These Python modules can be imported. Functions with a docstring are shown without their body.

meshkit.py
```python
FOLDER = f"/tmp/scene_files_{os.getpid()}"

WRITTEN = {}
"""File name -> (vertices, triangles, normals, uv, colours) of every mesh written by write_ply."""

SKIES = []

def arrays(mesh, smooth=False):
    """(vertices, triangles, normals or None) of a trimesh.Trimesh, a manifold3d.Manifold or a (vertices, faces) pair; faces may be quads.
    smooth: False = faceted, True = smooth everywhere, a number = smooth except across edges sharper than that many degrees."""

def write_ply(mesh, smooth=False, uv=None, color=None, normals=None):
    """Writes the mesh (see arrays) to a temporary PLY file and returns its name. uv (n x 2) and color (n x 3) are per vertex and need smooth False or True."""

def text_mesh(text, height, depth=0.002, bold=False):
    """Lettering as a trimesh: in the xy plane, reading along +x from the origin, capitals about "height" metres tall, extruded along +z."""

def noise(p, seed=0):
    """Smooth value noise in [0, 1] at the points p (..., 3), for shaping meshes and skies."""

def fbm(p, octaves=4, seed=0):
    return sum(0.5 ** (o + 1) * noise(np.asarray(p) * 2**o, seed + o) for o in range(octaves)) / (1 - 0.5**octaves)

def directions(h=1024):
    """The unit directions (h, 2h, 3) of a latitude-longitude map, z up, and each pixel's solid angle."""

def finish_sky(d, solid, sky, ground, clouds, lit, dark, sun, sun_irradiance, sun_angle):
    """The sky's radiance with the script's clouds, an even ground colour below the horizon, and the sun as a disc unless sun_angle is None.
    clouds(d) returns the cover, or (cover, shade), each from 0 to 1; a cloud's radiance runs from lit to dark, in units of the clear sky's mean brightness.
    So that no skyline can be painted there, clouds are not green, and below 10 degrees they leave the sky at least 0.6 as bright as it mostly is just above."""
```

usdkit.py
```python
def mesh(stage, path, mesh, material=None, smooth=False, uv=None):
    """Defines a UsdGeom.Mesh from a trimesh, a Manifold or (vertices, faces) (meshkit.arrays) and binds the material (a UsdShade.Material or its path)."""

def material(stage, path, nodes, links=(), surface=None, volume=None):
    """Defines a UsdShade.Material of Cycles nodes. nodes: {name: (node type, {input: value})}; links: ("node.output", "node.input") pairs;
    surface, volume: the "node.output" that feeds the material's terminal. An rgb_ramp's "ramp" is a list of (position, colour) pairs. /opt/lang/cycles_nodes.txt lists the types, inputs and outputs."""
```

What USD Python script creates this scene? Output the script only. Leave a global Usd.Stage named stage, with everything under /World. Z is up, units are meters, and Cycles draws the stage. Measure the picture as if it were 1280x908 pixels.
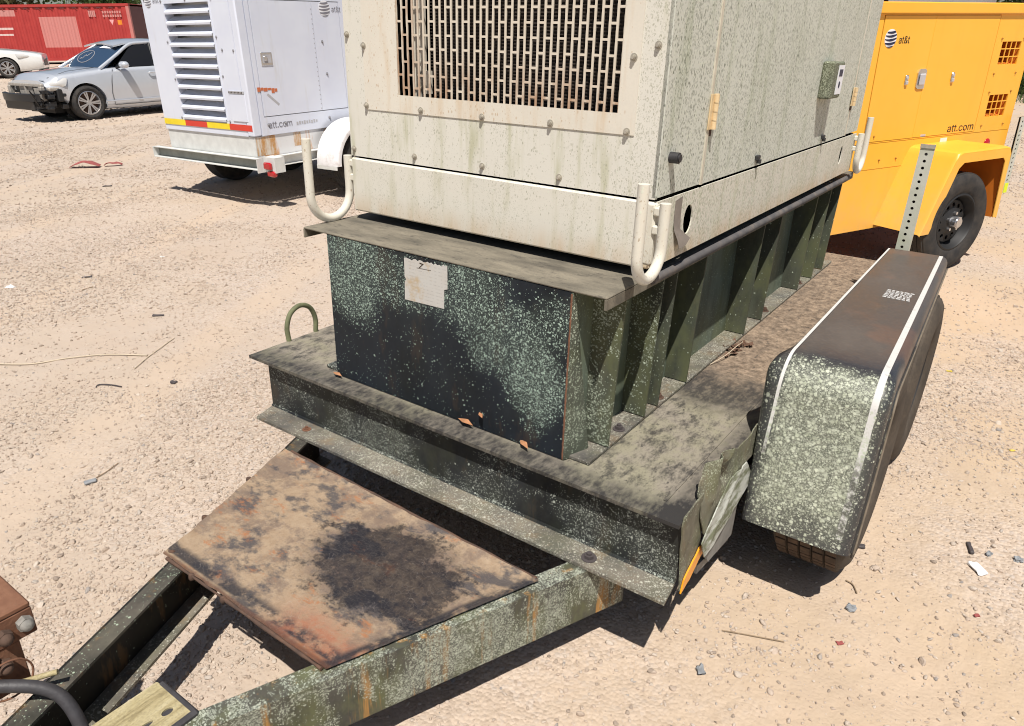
import math, random
import numpy as np, trimesh, manifold3d, shapely
from shapely.geometry import Polygon, Point, box as sbox
from shapely.ops import unary_union
import usdkit, meshkit
from pxr import Usd, UsdGeom, UsdLux, UsdShade, Gf, Sdf, Vt

rng = np.random.default_rng(7)
stage = Usd.Stage.CreateInMemory()
UsdGeom.SetStageUpAxis(stage, 'Z'); UsdGeom.SetStageMetersPerUnit(stage, 1.0)
UsdGeom.Xform.Define(stage, '/World'); UsdGeom.Scope.Define(stage, '/World/Looks')

# ------------------------------------------------------------------ camera
EXPOSURE = 0.38
CAM = np.array([.7716, -1.7153, 1.6])
def basis(yaw, pitch, roll):
    cy, sy, cp, sp = math.cos(yaw), math.sin(yaw), math.cos(pitch), math.sin(pitch)
    fwd = np.array([sy*cp, cy*cp, -sp]); r = np.array([cy, -sy, 0]); u = np.cross(r, fwd)
    c, s = math.cos(roll), math.sin(roll)
    return fwd, c*r+s*u, -s*r+c*u
FW, RT, UP = basis(-.6107, .4252, -.012)
cam = UsdGeom.Camera.Define(stage, '/World/camera')
cam.AddTransformOp().Set(Gf.Matrix4d(*RT, 0, *UP, 0, *(-FW), 0, *CAM, 1))
cam.CreateHorizontalApertureAttr(36.0); cam.CreateVerticalApertureAttr(36.0*726/1024)
cam.CreateFocalLengthAttr(36.0*909.88/1280); cam.CreateClippingRangeAttr((.05, 2000.0))
cam.CreateExposureAttr(EXPOSURE)

# ------------------------------------------------------------------ sky and sun
SUN = np.array([.31, -.42, 1.0]); SUN /= np.linalg.norm(SUN)
dome = UsdLux.DomeLight.Define(stage, '/World/sky')
sky_m = usdkit.material(stage, '/World/Looks/sky_light', {
    's': ('sky_texture', {'sky_type': 'single_scattering', 'sun_disc': False, 'sun_elevation': float(math.asin(SUN[2])), 'sun_rotation': float(math.atan2(SUN[0], SUN[1])), 'aerosol_density': 1.2}),
    'b': ('background_shader', {'strength': .052})}, [('s.color', 'b.color')], surface='b.background')
UsdShade.MaterialBindingAPI.Apply(dome.GetPrim()).Bind(sky_m)
dome.GetPrim().SetCustomDataByKey('kind', 'structure'); dome.GetPrim().SetCustomDataByKey('label', 'clear bright midday sky over the yard')
sun = UsdLux.DistantLight.Define(stage, '/World/sun')
sun.CreateNormalizeAttr(True); sun.CreateIntensityAttr(1.2); sun.CreateAngleAttr(.5); sun.CreateColorAttr(Gf.Vec3f(1, .95, .88))
_x = np.cross([0, 0, 1], SUN); _x /= np.linalg.norm(_x); _y = np.cross(SUN, _x)
sun.AddTransformOp().Set(Gf.Matrix4d(*_x, 0, *_y, 0, *SUN, 0, 0, 0, 30, 1))

# ------------------------------------------------------------------ material graph helper
class R(str): pass
class G:
    def __init__(s): s.n, s.l, s.k = {}, [], 0
    def add(s, kind, out, **kw):
        s.k += 1; name = f'n{s.k}'; vals = {}
        for k, v in kw.items():
            if isinstance(v, R): s.l.append((str(v), f'{name}.{k}'))
            elif v is not None: vals[k] = v
        s.n[name] = (kind, vals); return R(f'{name}.{out}')
    def obj(s): return s.add('texture_coordinate', 'object')
    def pos(s): return s.add('geometry', 'position')
    def nz(s, sc, det=4, ro=.6, vec=None, dis=0): return s.add('noise_texture', 'fac', scale=sc, detail=det, roughness=ro, vector=vec, distortion=dis)
    def vor(s, sc, vec=None, out='distance', feature='f1'): return s.add('voronoi_texture', out, scale=sc, vector=vec, feature=feature)
    def mr(s, v, a, b, c=0., d=1.): return s.add('map_range', 'result', value=v, from_min=a, from_max=b, to_min=c, to_max=d, clamp=True, range_type='linear')
    def ss(s, v, a, b, c=0., d=1.): return s.add('map_range', 'result', value=v, from_min=a, from_max=b, to_min=c, to_max=d, clamp=True, range_type='smoothstep')
    def m(s, op, a, b=.5): return s.add('math', 'value', math_type=op, value1=a, value2=b)
    def mul(s, a, b): return s.m('multiply', a, b)
    def mix(s, f, a, b): return s.add('mix_color', 'result', fac=f, a=a, b=b)
    def map(s, vec, scale=(1, 1, 1), loc=(0, 0, 0), rot=(0, 0, 0)): return s.add('mapping', 'vector', vector=vec, scale=scale, location=loc, rotation=rot)
    def sep(s, vec):
        s.k += 1; n = f'n{s.k}'; s.n[n] = ('separate_xyz', {}); s.l.append((str(vec), f'{n}.vector')); return R(n+'.x'), R(n+'.y'), R(n+'.z')
    def ramp(s, f, stops): return s.add('rgb_ramp', 'color', fac=f, ramp=stops)
    def bump(s, h, st=.3, d=.002, normal=None): return s.add('bump', 'normal', height=h, strength=st, distance=d, normal=normal)
    def spots(s, vec, sc, cover, size=.45, soft=.06):
        """round specks: each Voronoi cell shows a spot if its random value falls under cover (a value or a node)"""
        d = s.vor(sc, vec); c = s.vor(sc, vec, out='color'); cx, cyy, cz = s.sep(c)
        on = s.m('less_than', cx, cover)
        rad = s.mr(cyy, 0, 1, size*.45, size)
        edge = s.m('subtract', rad, d)
        return s.mul(s.mul(s.mr(edge, -soft*.3, soft), on), s.mr(cz, 0, 1, .42, 1.))
    def done(s, name, base, rough=.6, metal=0., normal=None, spec=None, **kw):
        p = s.add('principled_bsdf', 'BSDF', base_color=base, roughness=rough, metallic=metal, normal=normal, specular_ior_level=spec, **kw)
        return usdkit.material(stage, '/World/Looks/'+name, s.n, s.l, surface=str(p))
M = {}
def plain(name, col, rough=.6, metal=0., var=.12, sc=6., bump=0., bsc=60., **kw):
    g = G(); o = g.obj(); n = g.nz(sc, 5, .65, o)
    base = g.mix(g.mr(n, .25, .75), tuple(c*(1-var) for c in col), tuple(min(1, c*(1+var)) for c in col))
    nm = g.bump(g.nz(bsc, 4, .6, o), .5, bump) if bump else None
    M[name] = g.done(name, base, rough, metal, nm, **kw); return M[name]

def build_materials():
    # ---- dirt and gravel ground
    g = G(); o = g.pos()
    a = g.nz(.35, 5, .6, o); b = g.nz(2.3, 6, .65, o); c = g.nz(22, 5, .7, o); f = g.nz(140, 4, .7, o)
    px_, py_, pz_ = g.sep(o); rt = g.ss(g.m('add', g.m('add', px_, g.mul(py_, .45)), g.mul(g.m('subtract', a, .5), 3.)), -1.2, .9)
    c1 = g.mix(rt, g.mix(g.ss(a, .35, .65), (.44, .365, .295), (.43, .36, .305)), (.475, .36, .245))
    c2 = g.mix(g.mr(b, .3, .75, 0, .7), c1, (.41, .315, .235))
    grav = g.ss(g.nz(.8, 5, .6, g.map(o, loc=(3, 7, 0))), .42, .62)
    pp_ = g.m('add', g.m('add', g.mul(px_, .88), g.mul(py_, .477)), g.mul(g.m('subtract', b, .5), .22)); tk = g.ss(g.m('absolute', g.m('subtract', g.m('fraction', g.m('divide', g.m('add', pp_, 2.3+.775), 1.55)), .5)), .13, .06); tk = g.mul(tk, g.mr(g.nz(.5, 4, .65, g.map(o, loc=(9, 4, 0))), .38, .58, .15, 1.))
    grav = g.mul(grav, g.mr(tk, 0, 1, 1, .15)); c2 = g.mix(g.mul(tk, .5), c2, (.50, .385, .285))
    vd = g.vor(85, o, out='color'); vx, vy, vz = g.sep(vd)
    st = g.ramp(vx, [(0, (.31, .25, .21)), (.4, (.48, .39, .32)), (.75, (.56, .47, .40)), (1, (.42, .38, .36))])
    c3 = g.mix(g.mul(grav, .65), c2, st)
    c4 = g.mix(g.mr(c, .3, .7, 0, .35), c3, (.48, .385, .295))
    c5 = g.mix(g.mr(f, .62, .78, 0, .5), c4, (.30, .22, .16))
    h1 = g.mul(g.m('subtract', .6, g.vor(85, o)), g.mr(grav, 0, 1, .25, 1))
    h = g.m('add', h1, g.mul(f, .35)); h = g.m('add', h, g.mul(c, .8))
    M['dirt'] = g.done('dirt', c5, .95, 0, g.bump(h, .8, .006), spec=.2)
    # ---- loose stones
    g = G(); o = g.obj(); r = g.add('object_info', 'random')
    col = g.ramp(r, [(0, (.27, .22, .18)), (.18, (.42, .34, .275)), (.45, (.52, .42, .34)), (.70, (.48, .41, .345)), (.88, (.60, .52, .44)), (.95, (.52, .46, .40)), (1, (.24, .235, .235))])
    n = g.nz(2.2, 4, .6, o)
    M['stone'] = g.done('stone', g.mix(g.mr(n, .3, .7, 0, .4), col, (.42, .32, .24)), .9, 0, g.bump(g.nz(4, 4, .6, o), .4, .1), spec=.25)
    # ---- cream canopy paint, front: thin lichen, drip streaks
    def cream(name, base, dark, green, cover, gcover, streak, rust=.0, sc=(170, 330, 150), corner=0):
        g = G(); o = g.obj(); so = g.map(o, (1, 1, .13))
        big = g.nz(3.0, 5, .6, o); strk = g.nz(16, 5, .65, so); fine = g.nz(240, 3, .6, o)
        c0 = g.mix(g.mr(big, .3, .7), tuple(x*.93 for x in base), base)
        c1 = g.mix(g.mul(g.ss(strk, .48, .72), streak), c0, green)
        c1 = g.mix(g.mr(fine, .45, .8, 0, .22), c1, tuple(x*.72 for x in base))
        cov = g.mr(g.nz(5, 5, .65, so), .38, .66, cover[0], cover[1])
        if corner:
            x, y, z = g.sep(o); cov = g.m('add', cov, g.mul(g.ss(g.m('add', x, g.mul(g.m('subtract', big, .5), .3)), -.24, -.03), corner))
        s1 = g.spots(g.map(o, (1, 1, .55)), sc[0], cov, .52)
        s2 = g.spots(g.map(o, (1, 1, .6), loc=(.3, .2, .1)), sc[1], cov, .6)
        s3 = g.spots(g.map(o, (1, 1, .8), loc=(.7, .1, .4)), sc[2], g.mr(g.nz(4, 4, .6, so), .4, .65, gcover[0], gcover[1]), .55)
        c2 = g.mix(g.mul(g.m('maximum', s1, s2), .75), c1, dark)
        c3 = g.mix(g.mul(s3, .8), c2, (.60, .63, .52))
        if rust:
            x, y, z = g.sep(o)
            rm = g.mul(g.ss(z, rust[1], rust[0]), g.mr(g.nz(14, 5, .7, so), .35, .75, .1, .75))
            c3 = g.mix(rm, c3, (.50, .33, .17))
        return g.done(name, c3, .62, 0, g.bump(g.m('add', fine, g.m('add', s1, s3)), .25, .0008), spec=.35)
    M['cream_front'] = cream('cream_front', (.655, .635, .565), (.31, .31, .23), (.38, .38, .23), (.0, .30), (.0, .05), .75, sc=(230, 380, 260), corner=.42)
    M['cream_band'] = cream('cream_band', (.65, .625, .55), (.34, .335, .255), (.42, .41, .27), (.02, .44), (.0, .05), .65, (-.185, -.10), sc=(260, 430, 260))
    M['cream_side'] = cream('cream_side', (.58, .59, .52), (.085, .10, .065), (.37, .40, .30), (.16, .78), (.12, .60), .75, sc=(140, 250, 130))
    g = G(); o = g.obj(); x, y, z = g.sep(o); rm = g.mul(g.m('maximum', g.ss(z, .34, .20), g.ss(x, -.74, -.86)), g.ss(g.nz(20, 6, .75, g.map(o, (1, 1, .3))), .36, .60)); c = g.mix(g.mul(rm, .8), g.mix(g.nz(30, 4, .6, o), (.52, .46, .37), (.66, .60, .50)), (.34, .18, .09)); M['screen_cream'] = g.done('screen_cream', c, .7)
    plain('hinge_cream', (.62, .47, .27), .6, 0, .2, 40); plain('bare_strip', (.52, .48, .39), .65, 0, .2, 25)
    M['cream_side_band'] = cream('cream_side_band', (.63, .60, .52), (.25, .27, .18), (.42, .43, .29), (.18, .80), (.15, .6), .75, (-.185, -.11), sc=(140, 250, 130))
    M['cream_tube'] = cream('cream_tube', (.63, .60, .52), (.33, .25, .16), (.50, .45, .32), (.0, .12), (.0, .05), .4)
    M['cream_rust'] = cream('cream_rust', (.665, .625, .54), (.44, .31, .19), (.56, .43, .285), (.0, .12), (.0, .02), .75)
    # ---- black paint with mint lichen
    def lichen(name, base, cov, sizes=(135, 240), rusty=0., moss=0., col=(.40, .48, .36), top=None, dust=0., blobs=None, yfade=None, hi=.66, drip=0):
        g = G(); o = g.obj(); x, y, z = g.sep(o)
        big = g.nz(9.0, 5, .66, g.map(o, (1, 1, .6))) if drip else g.nz(5.2, 5, .62, o); so = g.map(o, (1, 1, .35)); strk = g.nz(9, 5, .65, so); fine = g.nz(180, 3, .65, o)
        cover = g.mr(big, .42, hi, cov[0], cov[1])
        if blobs:
            acc = None
            for cx, cz, rx, rz, am in blobs:
                ex_, ez_ = g.mul(g.m('subtract', x, cx), 1/rx), g.mul(g.m('subtract', z, cz), 1/rz)
                q = g.ss(g.m('add', g.m('add', g.mul(ex_, ex_), g.mul(ez_, ez_)), g.mul(g.m('subtract', big, .5), 2.2)), 1.3, .1, 0, am)
                acc = q if acc is None else g.m('maximum', acc, q)
            cover = g.m('add', acc, .02)
        if yfade: cover = g.m('add', g.mul(cover, g.ss(y, yfade[1], yfade[0])), .01)
        if top: cover = g.mul(cover, g.ss(z, top[0], top[1], .08, 1.0))
        c0 = g.mix(g.mr(strk, .35, .7), tuple(b*.7 for b in base), tuple(b*1.6 for b in base))
        c0 = g.mix(g.mr(fine, .5, .8, 0, .35), c0, tuple(b*2.2+.004 for b in base))
        if dust: c0 = g.mix(g.mul(g.mr(g.nz(7, 6, .7, o), .35, .7), dust), c0, (.23, .20, .155))
        if moss: c0 = g.mix(g.mul(g.ss(g.nz(7, 5, .65, g.map(o, (1, 1, .5), loc=(4, 1, 2))), .42, .66), moss), c0, (.125, .135, .062))
        if rusty: c0 = g.mix(g.mul(g.ss(g.nz(15 if drip else 11, 5, .7, g.map(o, (1, 1, .08 if drip else .3), loc=(1, 5, 2))), .54, .64), rusty), c0, (.34, .18, .055))
        c0 = g.mix(g.mul(g.mr(g.nz(55, 5, .7, o), .3, .7, .35, 1.), g.m('minimum', g.mul(cover, .95), .7)), c0, tuple(c*.30 for c in col))
        s1 = g.spots(o, sizes[0], cover, .50); s2 = g.spots(g.map(o, loc=(.2, .5, .1)), sizes[1], g.mul(cover, 1.25), .55)
        s3 = g.spots(g.map(o, loc=(.9, .4, .6)), sizes[1]*1.6, g.mul(cover, 1.2), .6)
        tone = g.nz(30, 3, .6, o)
        lc = g.mix(g.mr(tone, .3, .7), tuple(c*.72 for c in col), col)
        s = g.m('maximum', g.m('maximum', s1, s2), s3)
        c1 = g.mix(s, c0, lc)
        return g.done(name, c1, g.mr(s, 0, 1, .55, .9), 0, g.bump(g.m('add', s, g.mul(fine, .4)), .5, .0012), spec=.22)
    M['tank_black'] = lichen('tank_black', (.009, .012, .017), (-.02, .80), (112, 190), .05, .03, col=(.44, .57, .48), blobs=[(-.93, -.30, .17, .20, .38), (-.72, -.30, .16, .11, .24), (-.45, -.30, .16, .15, .34), (-.32, -.40, .16, .13, .34), (-.21, -.50, .11, .17, .46), (-.16, -.32, .09, .10, .25)])
    M['gusset'] = lichen('gusset', (.050, .058, .043), (.02, .50), (112, 190), .03, .60, dust=.12, col=(.46, .52, .41), yfade=(.08, .30))
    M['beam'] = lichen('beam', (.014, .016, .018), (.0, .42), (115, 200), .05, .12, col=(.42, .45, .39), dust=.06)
    M['beam_shaded'] = lichen('beam_shaded', (.010, .010, .010), (.0, .03), (150, 260), .2, .05, dust=.08)  # left tongue web: shade inside the channel put in as near-black colour
    M['flange'] = lichen('flange', (.075, .072, .066), (.05, .50), (120, 210), .15, .25, col=(.48, .47, .39), dust=.95)
    M['tongue_dark'] = lichen('tongue_dark', (.034, .031, .029), (.0, .08), (140, 240), .35, .1, dust=.45)
    M['skirt_sheet'] = lichen('skirt_sheet', (.085, .085, .062), (.02, .55), (140, 240), .1, .75, col=(.40, .42, .31), dust=.6)
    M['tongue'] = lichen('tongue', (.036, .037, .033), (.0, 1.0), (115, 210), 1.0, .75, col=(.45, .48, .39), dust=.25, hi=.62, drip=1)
    M['latch_moss'] = lichen('latch_moss', (.075, .08, .055), (.45, .75), (150, 240), .05, .4, col=(.40, .43, .32))
    M['tank_side'] = lichen('tank_side', (.11, .135, .105), (.0, .15), (140, 240), .0, .5)
    # ---- fender: dark dusty plastic, large pale lichen on the sloping front
    g = G(); o = g.obj(); x, y, z = g.sep(o)
    fr = g.ss(g.m('add', g.m('add', y, g.mul(z, .10)), g.mul(g.m('subtract', g.nz(11, 5, .65, o), .5), .16)), .305, .225)
    fr = g.mul(fr, g.mr(g.m('add', z, g.mul(g.nz(10, 4, .6, o), .10)), -.90, -.76, .22, 1)); fr = g.mul(fr, g.mul(g.ss(x, .60, .555, .12, 1.), g.ss(x, .305, .355, .2, 1.))); fr = g.mul(fr, g.mr(g.nz(7, 5, .6, o), .30, .46, .6, 1.))
    wo = g.add('vector_math', 'vector', math_type='add', vector1=o, vector2=g.add('vector_math', 'vector', math_type='scale', vector1=g.add('noise_texture', 'color', scale=110., vector=o, detail=3.), scale=.006))
    s1 = g.mul(g.spots(wo, 88, g.mul(fr, .74), .60, .2), .95); s2 = g.mul(g.spots(g.map(wo, loc=(.4, .3, .2)), 150, g.mul(fr, .80), .64, .2), .9); s3 = g.mul(g.spots(g.map(o, loc=(.1, .8, .2)), 320, g.mul(fr, .9), .64, .2), .75)
    s = g.m('maximum', g.m('maximum', s1, s2), s3)
    topd = g.mul(g.ss(y, .28, .50), g.mr(g.nz(5, 6, .65, g.map(o, (1, .5, 1))), .25, .65, .45, 1.))
    inner = g.ss(x, .60, .545)
    c0 = g.mix(g.mul(g.mul(topd, inner), .92), (.022, .023, .028), (.098, .080, .067))
    rb = g.mul(g.mul(g.ss(g.nz(3.2, 4, .6, o), .50, .66), topd), .5)
    c0 = g.mix(rb, c0, (.17, .085, .05)); c0 = g.mix(g.mul(fr, g.mr(g.nz(60, 5, .7, o), .3, .7, .5, 1.)), c0, (.175, .185, .14))
    c0 = g.mix(g.mul(g.mr(g.nz(260, 3, .6, g.map(o, (.35, 1.4, 1))), .5, .8), .35), c0, (.20, .18, .16))
    lc = g.mix(g.mr(g.nz(40, 3, .6, o), .3, .7), (.38, .41, .30), (.60, .63, .51))
    M['fender'] = g.done('fender', g.mix(s, c0, lc), g.m('maximum', g.mr(s, 0, 1, .30, .9), g.mul(topd, .62)), 0, g.bump(g.m('add', s, g.mul(g.nz(200, 3, .6, o), .2)), .5, .0015), spec=.5)
    plain('fender_edge', (.16, .13, .095), .7, 0, .3, 30)
    # ---- deck plate: dust, moss and black patches
    g = G(); o = g.obj(); x, y, z = g.sep(o)
    n1 = g.nz(6, 6, .65, o); n2 = g.nz(28, 6, .72, g.map(o, (1.6, .7, 1))); n3 = g.nz(160, 4, .7, o)
    back = g.ss(g.m('add', y, g.mul(n1, .5)), .55, 1.0)
    dust = g.mix(back, (.255, .225, .18), g.mix(g.mr(g.nz(40, 6, .78, o), .38, .62), (.125, .092, .066), (.345, .26, .185)))
    mz = g.mul(g.ss(n1, .42, .62), g.m('subtract', 1., back))
    dust = g.mix(g.mul(mz, .5), dust, (.25, .24, .15))
    n4 = g.nz(70, 5, .75, g.map(o, (1.5, .8, 1), loc=(3, 2, 1)))
    dark = g.m('maximum', g.mul(g.ss(n2, .54, .66), g.ss(n4, .40, .55)), g.m('maximum', g.mul(g.ss(n3, .56, .72), .6), g.mul(g.ss(n4, .56, .68), .7)))
    edge = g.mul(g.m('add', g.ss(g.m('add', y, g.mul(g.m('subtract', n1, .5), .12)), -.15, -.235), g.ss(x, .17, .26)), g.mr(n2, .3, .6, .35, 1.))
    band = g.mul(g.ss(g.m('absolute', g.m('subtract', g.m('add', y, g.mul(n1, .35)), .70)), .20, .06), g.mr(n2, .3, .55, .4, 1))
    grime = g.mul(g.ss(g.nz(17, 8, .80, g.map(o, (1.3, .6, 1), loc=(5, 1, 0))), .44, .64), g.m('subtract', 1., g.mul(back, .6)))
    dk = g.m('minimum', g.m('maximum', g.m('maximum', g.m('maximum', g.mul(dark, .85), g.mul(grime, .88)), g.mul(edge, .97)), g.mul(band, .9)), 1.)
    col = g.mix(dk, dust, (.034, .032, .031))
    M['deck'] = g.done('deck', col, g.mr(dk, 0, 1, .92, .6), 0, g.bump(g.m('add', n2, g.mul(n3, .7)), .5, .003), spec=.3)
    # ---- top of the tank plate, tan dust over black
    g = G(); o = g.obj(); n = g.nz(9, 6, .65, g.map(o, (.5, 1.4, 1))); f = g.nz(150, 4, .7, o)
    c = g.mix(g.mr(n, .3, .62, .25, 1), (.045, .042, .036), (.215, .190, .145)); c = g.mix(g.mul(g.ss(g.nz(30, 7, .78, g.map(o, (.6, 1.4, 1))), .52, .68), .75), c, (.045, .042, .038))
    c = g.mix(g.mr(f, .5, .75, 0, .55), c, (.10, .092, .075))
    M['tank_top'] = g.done('tank_top', c, .85, 0, g.bump(f, .35, .001), spec=.3)
    # ---- tongue plate
    g = G(); o = g.obj(); x, y, z = g.sep(o)
    n1 = g.nz(9, 8, .74, o); n2 = g.nz(34, 7, .75, o); n3 = g.nz(170, 4, .7, o)
    dx = g.mul(g.m('add', x, .365), 1/.225); dy = g.mul(g.m('add', y, .645), 1/.165)
    rr = g.m('sqrt', g.m('add', g.mul(dx, dx), g.mul(dy, dy)))
    oil = g.ss(g.m('add', rr, g.mul(g.m('subtract', n1, .5), 2.6)), 1.18, .86)
    base = g.mix(g.mr(n2, .3, .7), (.25, .172, .108), (.35, .265, .18))
    base = g.mix(g.mul(g.ss(n1, .46, .62), .75), base, (.14, .10, .08))
    blue = g.ss(g.nz(5.5, 6, .7, g.map(o, (1, 1.5, 1), loc=(1.7, .3, 0))), .485, .60)
    base = g.mix(g.mul(blue, .85), base, (.050, .048, .054))
    rust = g.ss(g.nz(9.0, 7, .75, g.map(o, (1, 1.8, 1), loc=(.2, .9, 3))), .55, .67)
    base = g.mix(g.mul(rust, .8), base, (.31, .125, .05))
    frontr = g.mul(g.mul(g.ss(g.m('add', y, g.mul(g.m('subtract', n1, .5), .16)), -.82, -.91), g.ss(x, -.52, -.36)), g.mr(n2, .30, .6))
    base = g.mix(g.mul(frontr, .85), base, (.27, .095, .05))
    oil2 = g.mul(oil, g.mr(n2, .25, .75, 1.0, .72))
    oil2 = g.mul(oil2, g.mr(g.nz(60, 5, .75, o), .60, .72, 1., .45)); col = g.mix(oil2, base, (.013, .013, .018))
    rd = g.m('subtract', g.m('add', g.mul(g.m('add', y, .477), .4175), -.002), x); fd_ = g.m('add', y, .966)
    rimm = g.mul(g.m('maximum', g.mul(g.ss(rd, .012, .022), g.ss(rd, .062, .040)), g.mul(g.ss(fd_, .012, .022), g.ss(fd_, .065, .040))), g.ss(g.nz(11, 5, .7, o), .38, .52))
    col = g.mix(g.mul(rimm, .9), col, (.022, .022, .028)); rime = g.m('maximum', g.ss(rd, .014, .004), g.ss(fd_, .014, .004)); col = g.mix(g.mul(rime, .7), col, (.12, .055, .035))
    scr = g.add('voronoi_texture', 'distance', scale=9., feature='distance_to_edge', vector=g.map(g.add('noise_texture', 'color', scale=6., vector=o), (3, 3, 3)))
    col = g.mix(g.mul(g.mr(scr, .012, .0), .45), col, (.33, .29, .25))
    col = g.mix(g.mr(n3, .62, .8, 0, .5), col, (.05, .045, .04))
    M['tongue_plate'] = g.done('tongue_plate', col, g.mr(oil2, 0, 1, .85, .38), 0, g.bump(g.m('add', n2, g.mul(n3, .6)), .5, .003), spec=.35)
    # ---- rust family
    def rusty(name, a, b, c, sc=18):
        g = G(); o = g.obj(); n = g.nz(sc, 6, .7, o); f = g.nz(sc*8, 4, .7, o)
        col = g.ramp(n, [(.25, a), (.5, b), (.75, c)]); col = g.mix(g.mr(f, .5, .8, 0, .5), col, a)
        M[name] = g.done(name, col, .85, 0, g.bump(g.m('add', n, f), .5, .002), spec=.3)
    rusty('rust', (.09, .045, .03), (.18, .085, .05), (.26, .14, .085))
    rusty('rust_dark', (.035, .028, .025), (.09, .055, .04), (.17, .09, .055))
    rusty('rail_steel', (.055, .052, .055), (.10, .095, .095), (.20, .16, .13), 10)
    rusty('old_steel', (.10, .10, .095), (.22, .21, .19), (.34, .32, .29), 30)
    g = G(); o = g.obj(); n = g.nz(20, 6, .7, g.map(o, (4, .5, 1))); f = g.nz(220, 4, .7, o)
    M['wood_label'] = g.done('wood_label', g.mix(g.mr(f, .45, .75, 0, .6), g.ramp(n, [(.3, (.17, .13, .06)), (.5, (.36, .30, .16)), (.72, (.46, .40, .25))]), (.12, .10, .06)), .8, 0, g.bump(n, .5, .002))
    g = G(); o = g.obj(); n = g.nz(10, 5, .6, o)
    sc_ = g.spots(g.map(o, (1, 1, 1)), 26, .5, .2)
    M['galvanised'] = g.done('galvanised', g.mix(g.mr(n, .3, .7), (.42, .44, .35), (.54, .54, .49)), .55, .15, None)
    # ---- tyres
    g = G(); o = g.obj(); n = g.nz(14, 5, .65, o)
    M['tyre'] = g.done('tyre', g.mix(g.mr(n, .35, .75, 0, .6), (.022, .022, .023), (.085, .072, .060)), .8, 0, g.bump(g.nz(90, 3, .6, o), .3, .001), spec=.3)
    g = G(); o = g.obj(); n = g.nz(9, 5, .65, o); f = g.nz(90, 4, .7, o)
    M['tyre_dusty'] = g.done('tyre_dusty', g.mix(g.mr(f, .3, .7, 0, .5), g.mix(g.mr(n, .3, .7), (.062, .052, .042), (.115, .092, .07)), (.04, .034, .03)), .9, 0, g.bump(f, .4, .001), spec=.2)
    rusty('tread_dusty', (.030, .022, .016), (.065, .042, .027), (.12, .076, .046), 30)
    # ---- plain ones
    plain('black', (.012, .012, .013), .6); plain('dark_inside', (.010, .009, .008), .85)
    plain('radiator', (.045, .034, .027), .7, 0, .4, 14); plain('rubber', (.025, .024, .026), .6, 0, .2, 40)
    plain('rubber_edge', (.045, .042, .045), .55, 0, .3, 40, bump=.002, bsc=80)
    plain('steel_bolt', (.40, .37, .31), .5, .4, .25, 60)
    plain('chrome', (.62, .62, .64), .25, .9, .1)
    g = G(); o = g.obj(); x, y, z = g.sep(o); lo = g.ss(g.m('add', z, g.mul(g.nz(12, 4, .6, o), .14)), -.40, -.58); sp = g.m('maximum', g.spots(o, 90, g.mul(lo, .95), .62, .2), g.spots(g.map(o, loc=(.3, .1, .5)), 200, g.mul(lo, .9), .62, .2))
    c = g.mix(g.mr(g.nz(60, 5, .7, o), .55, .72, 0, .5), (.54, .53, .51), (.24, .22, .20)); c = g.mix(sp, c, (.40, .44, .33)); c = g.mix(g.mul(g.ss(z, -.62, -.72), g.mr(g.nz(70, 5, .75, o), .35, .55)), c, (.09, .09, .075)); M['white_line'] = g.done('white_line', c, .6)
    plain('print_white', (.50, .49, .48), .7)
    plain('orange_reflector', (.80, .30, .01), .35, 0, .1, 60); plain('brown_tape', (.21, .18, .155), .7, 0, .2, 30)
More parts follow.
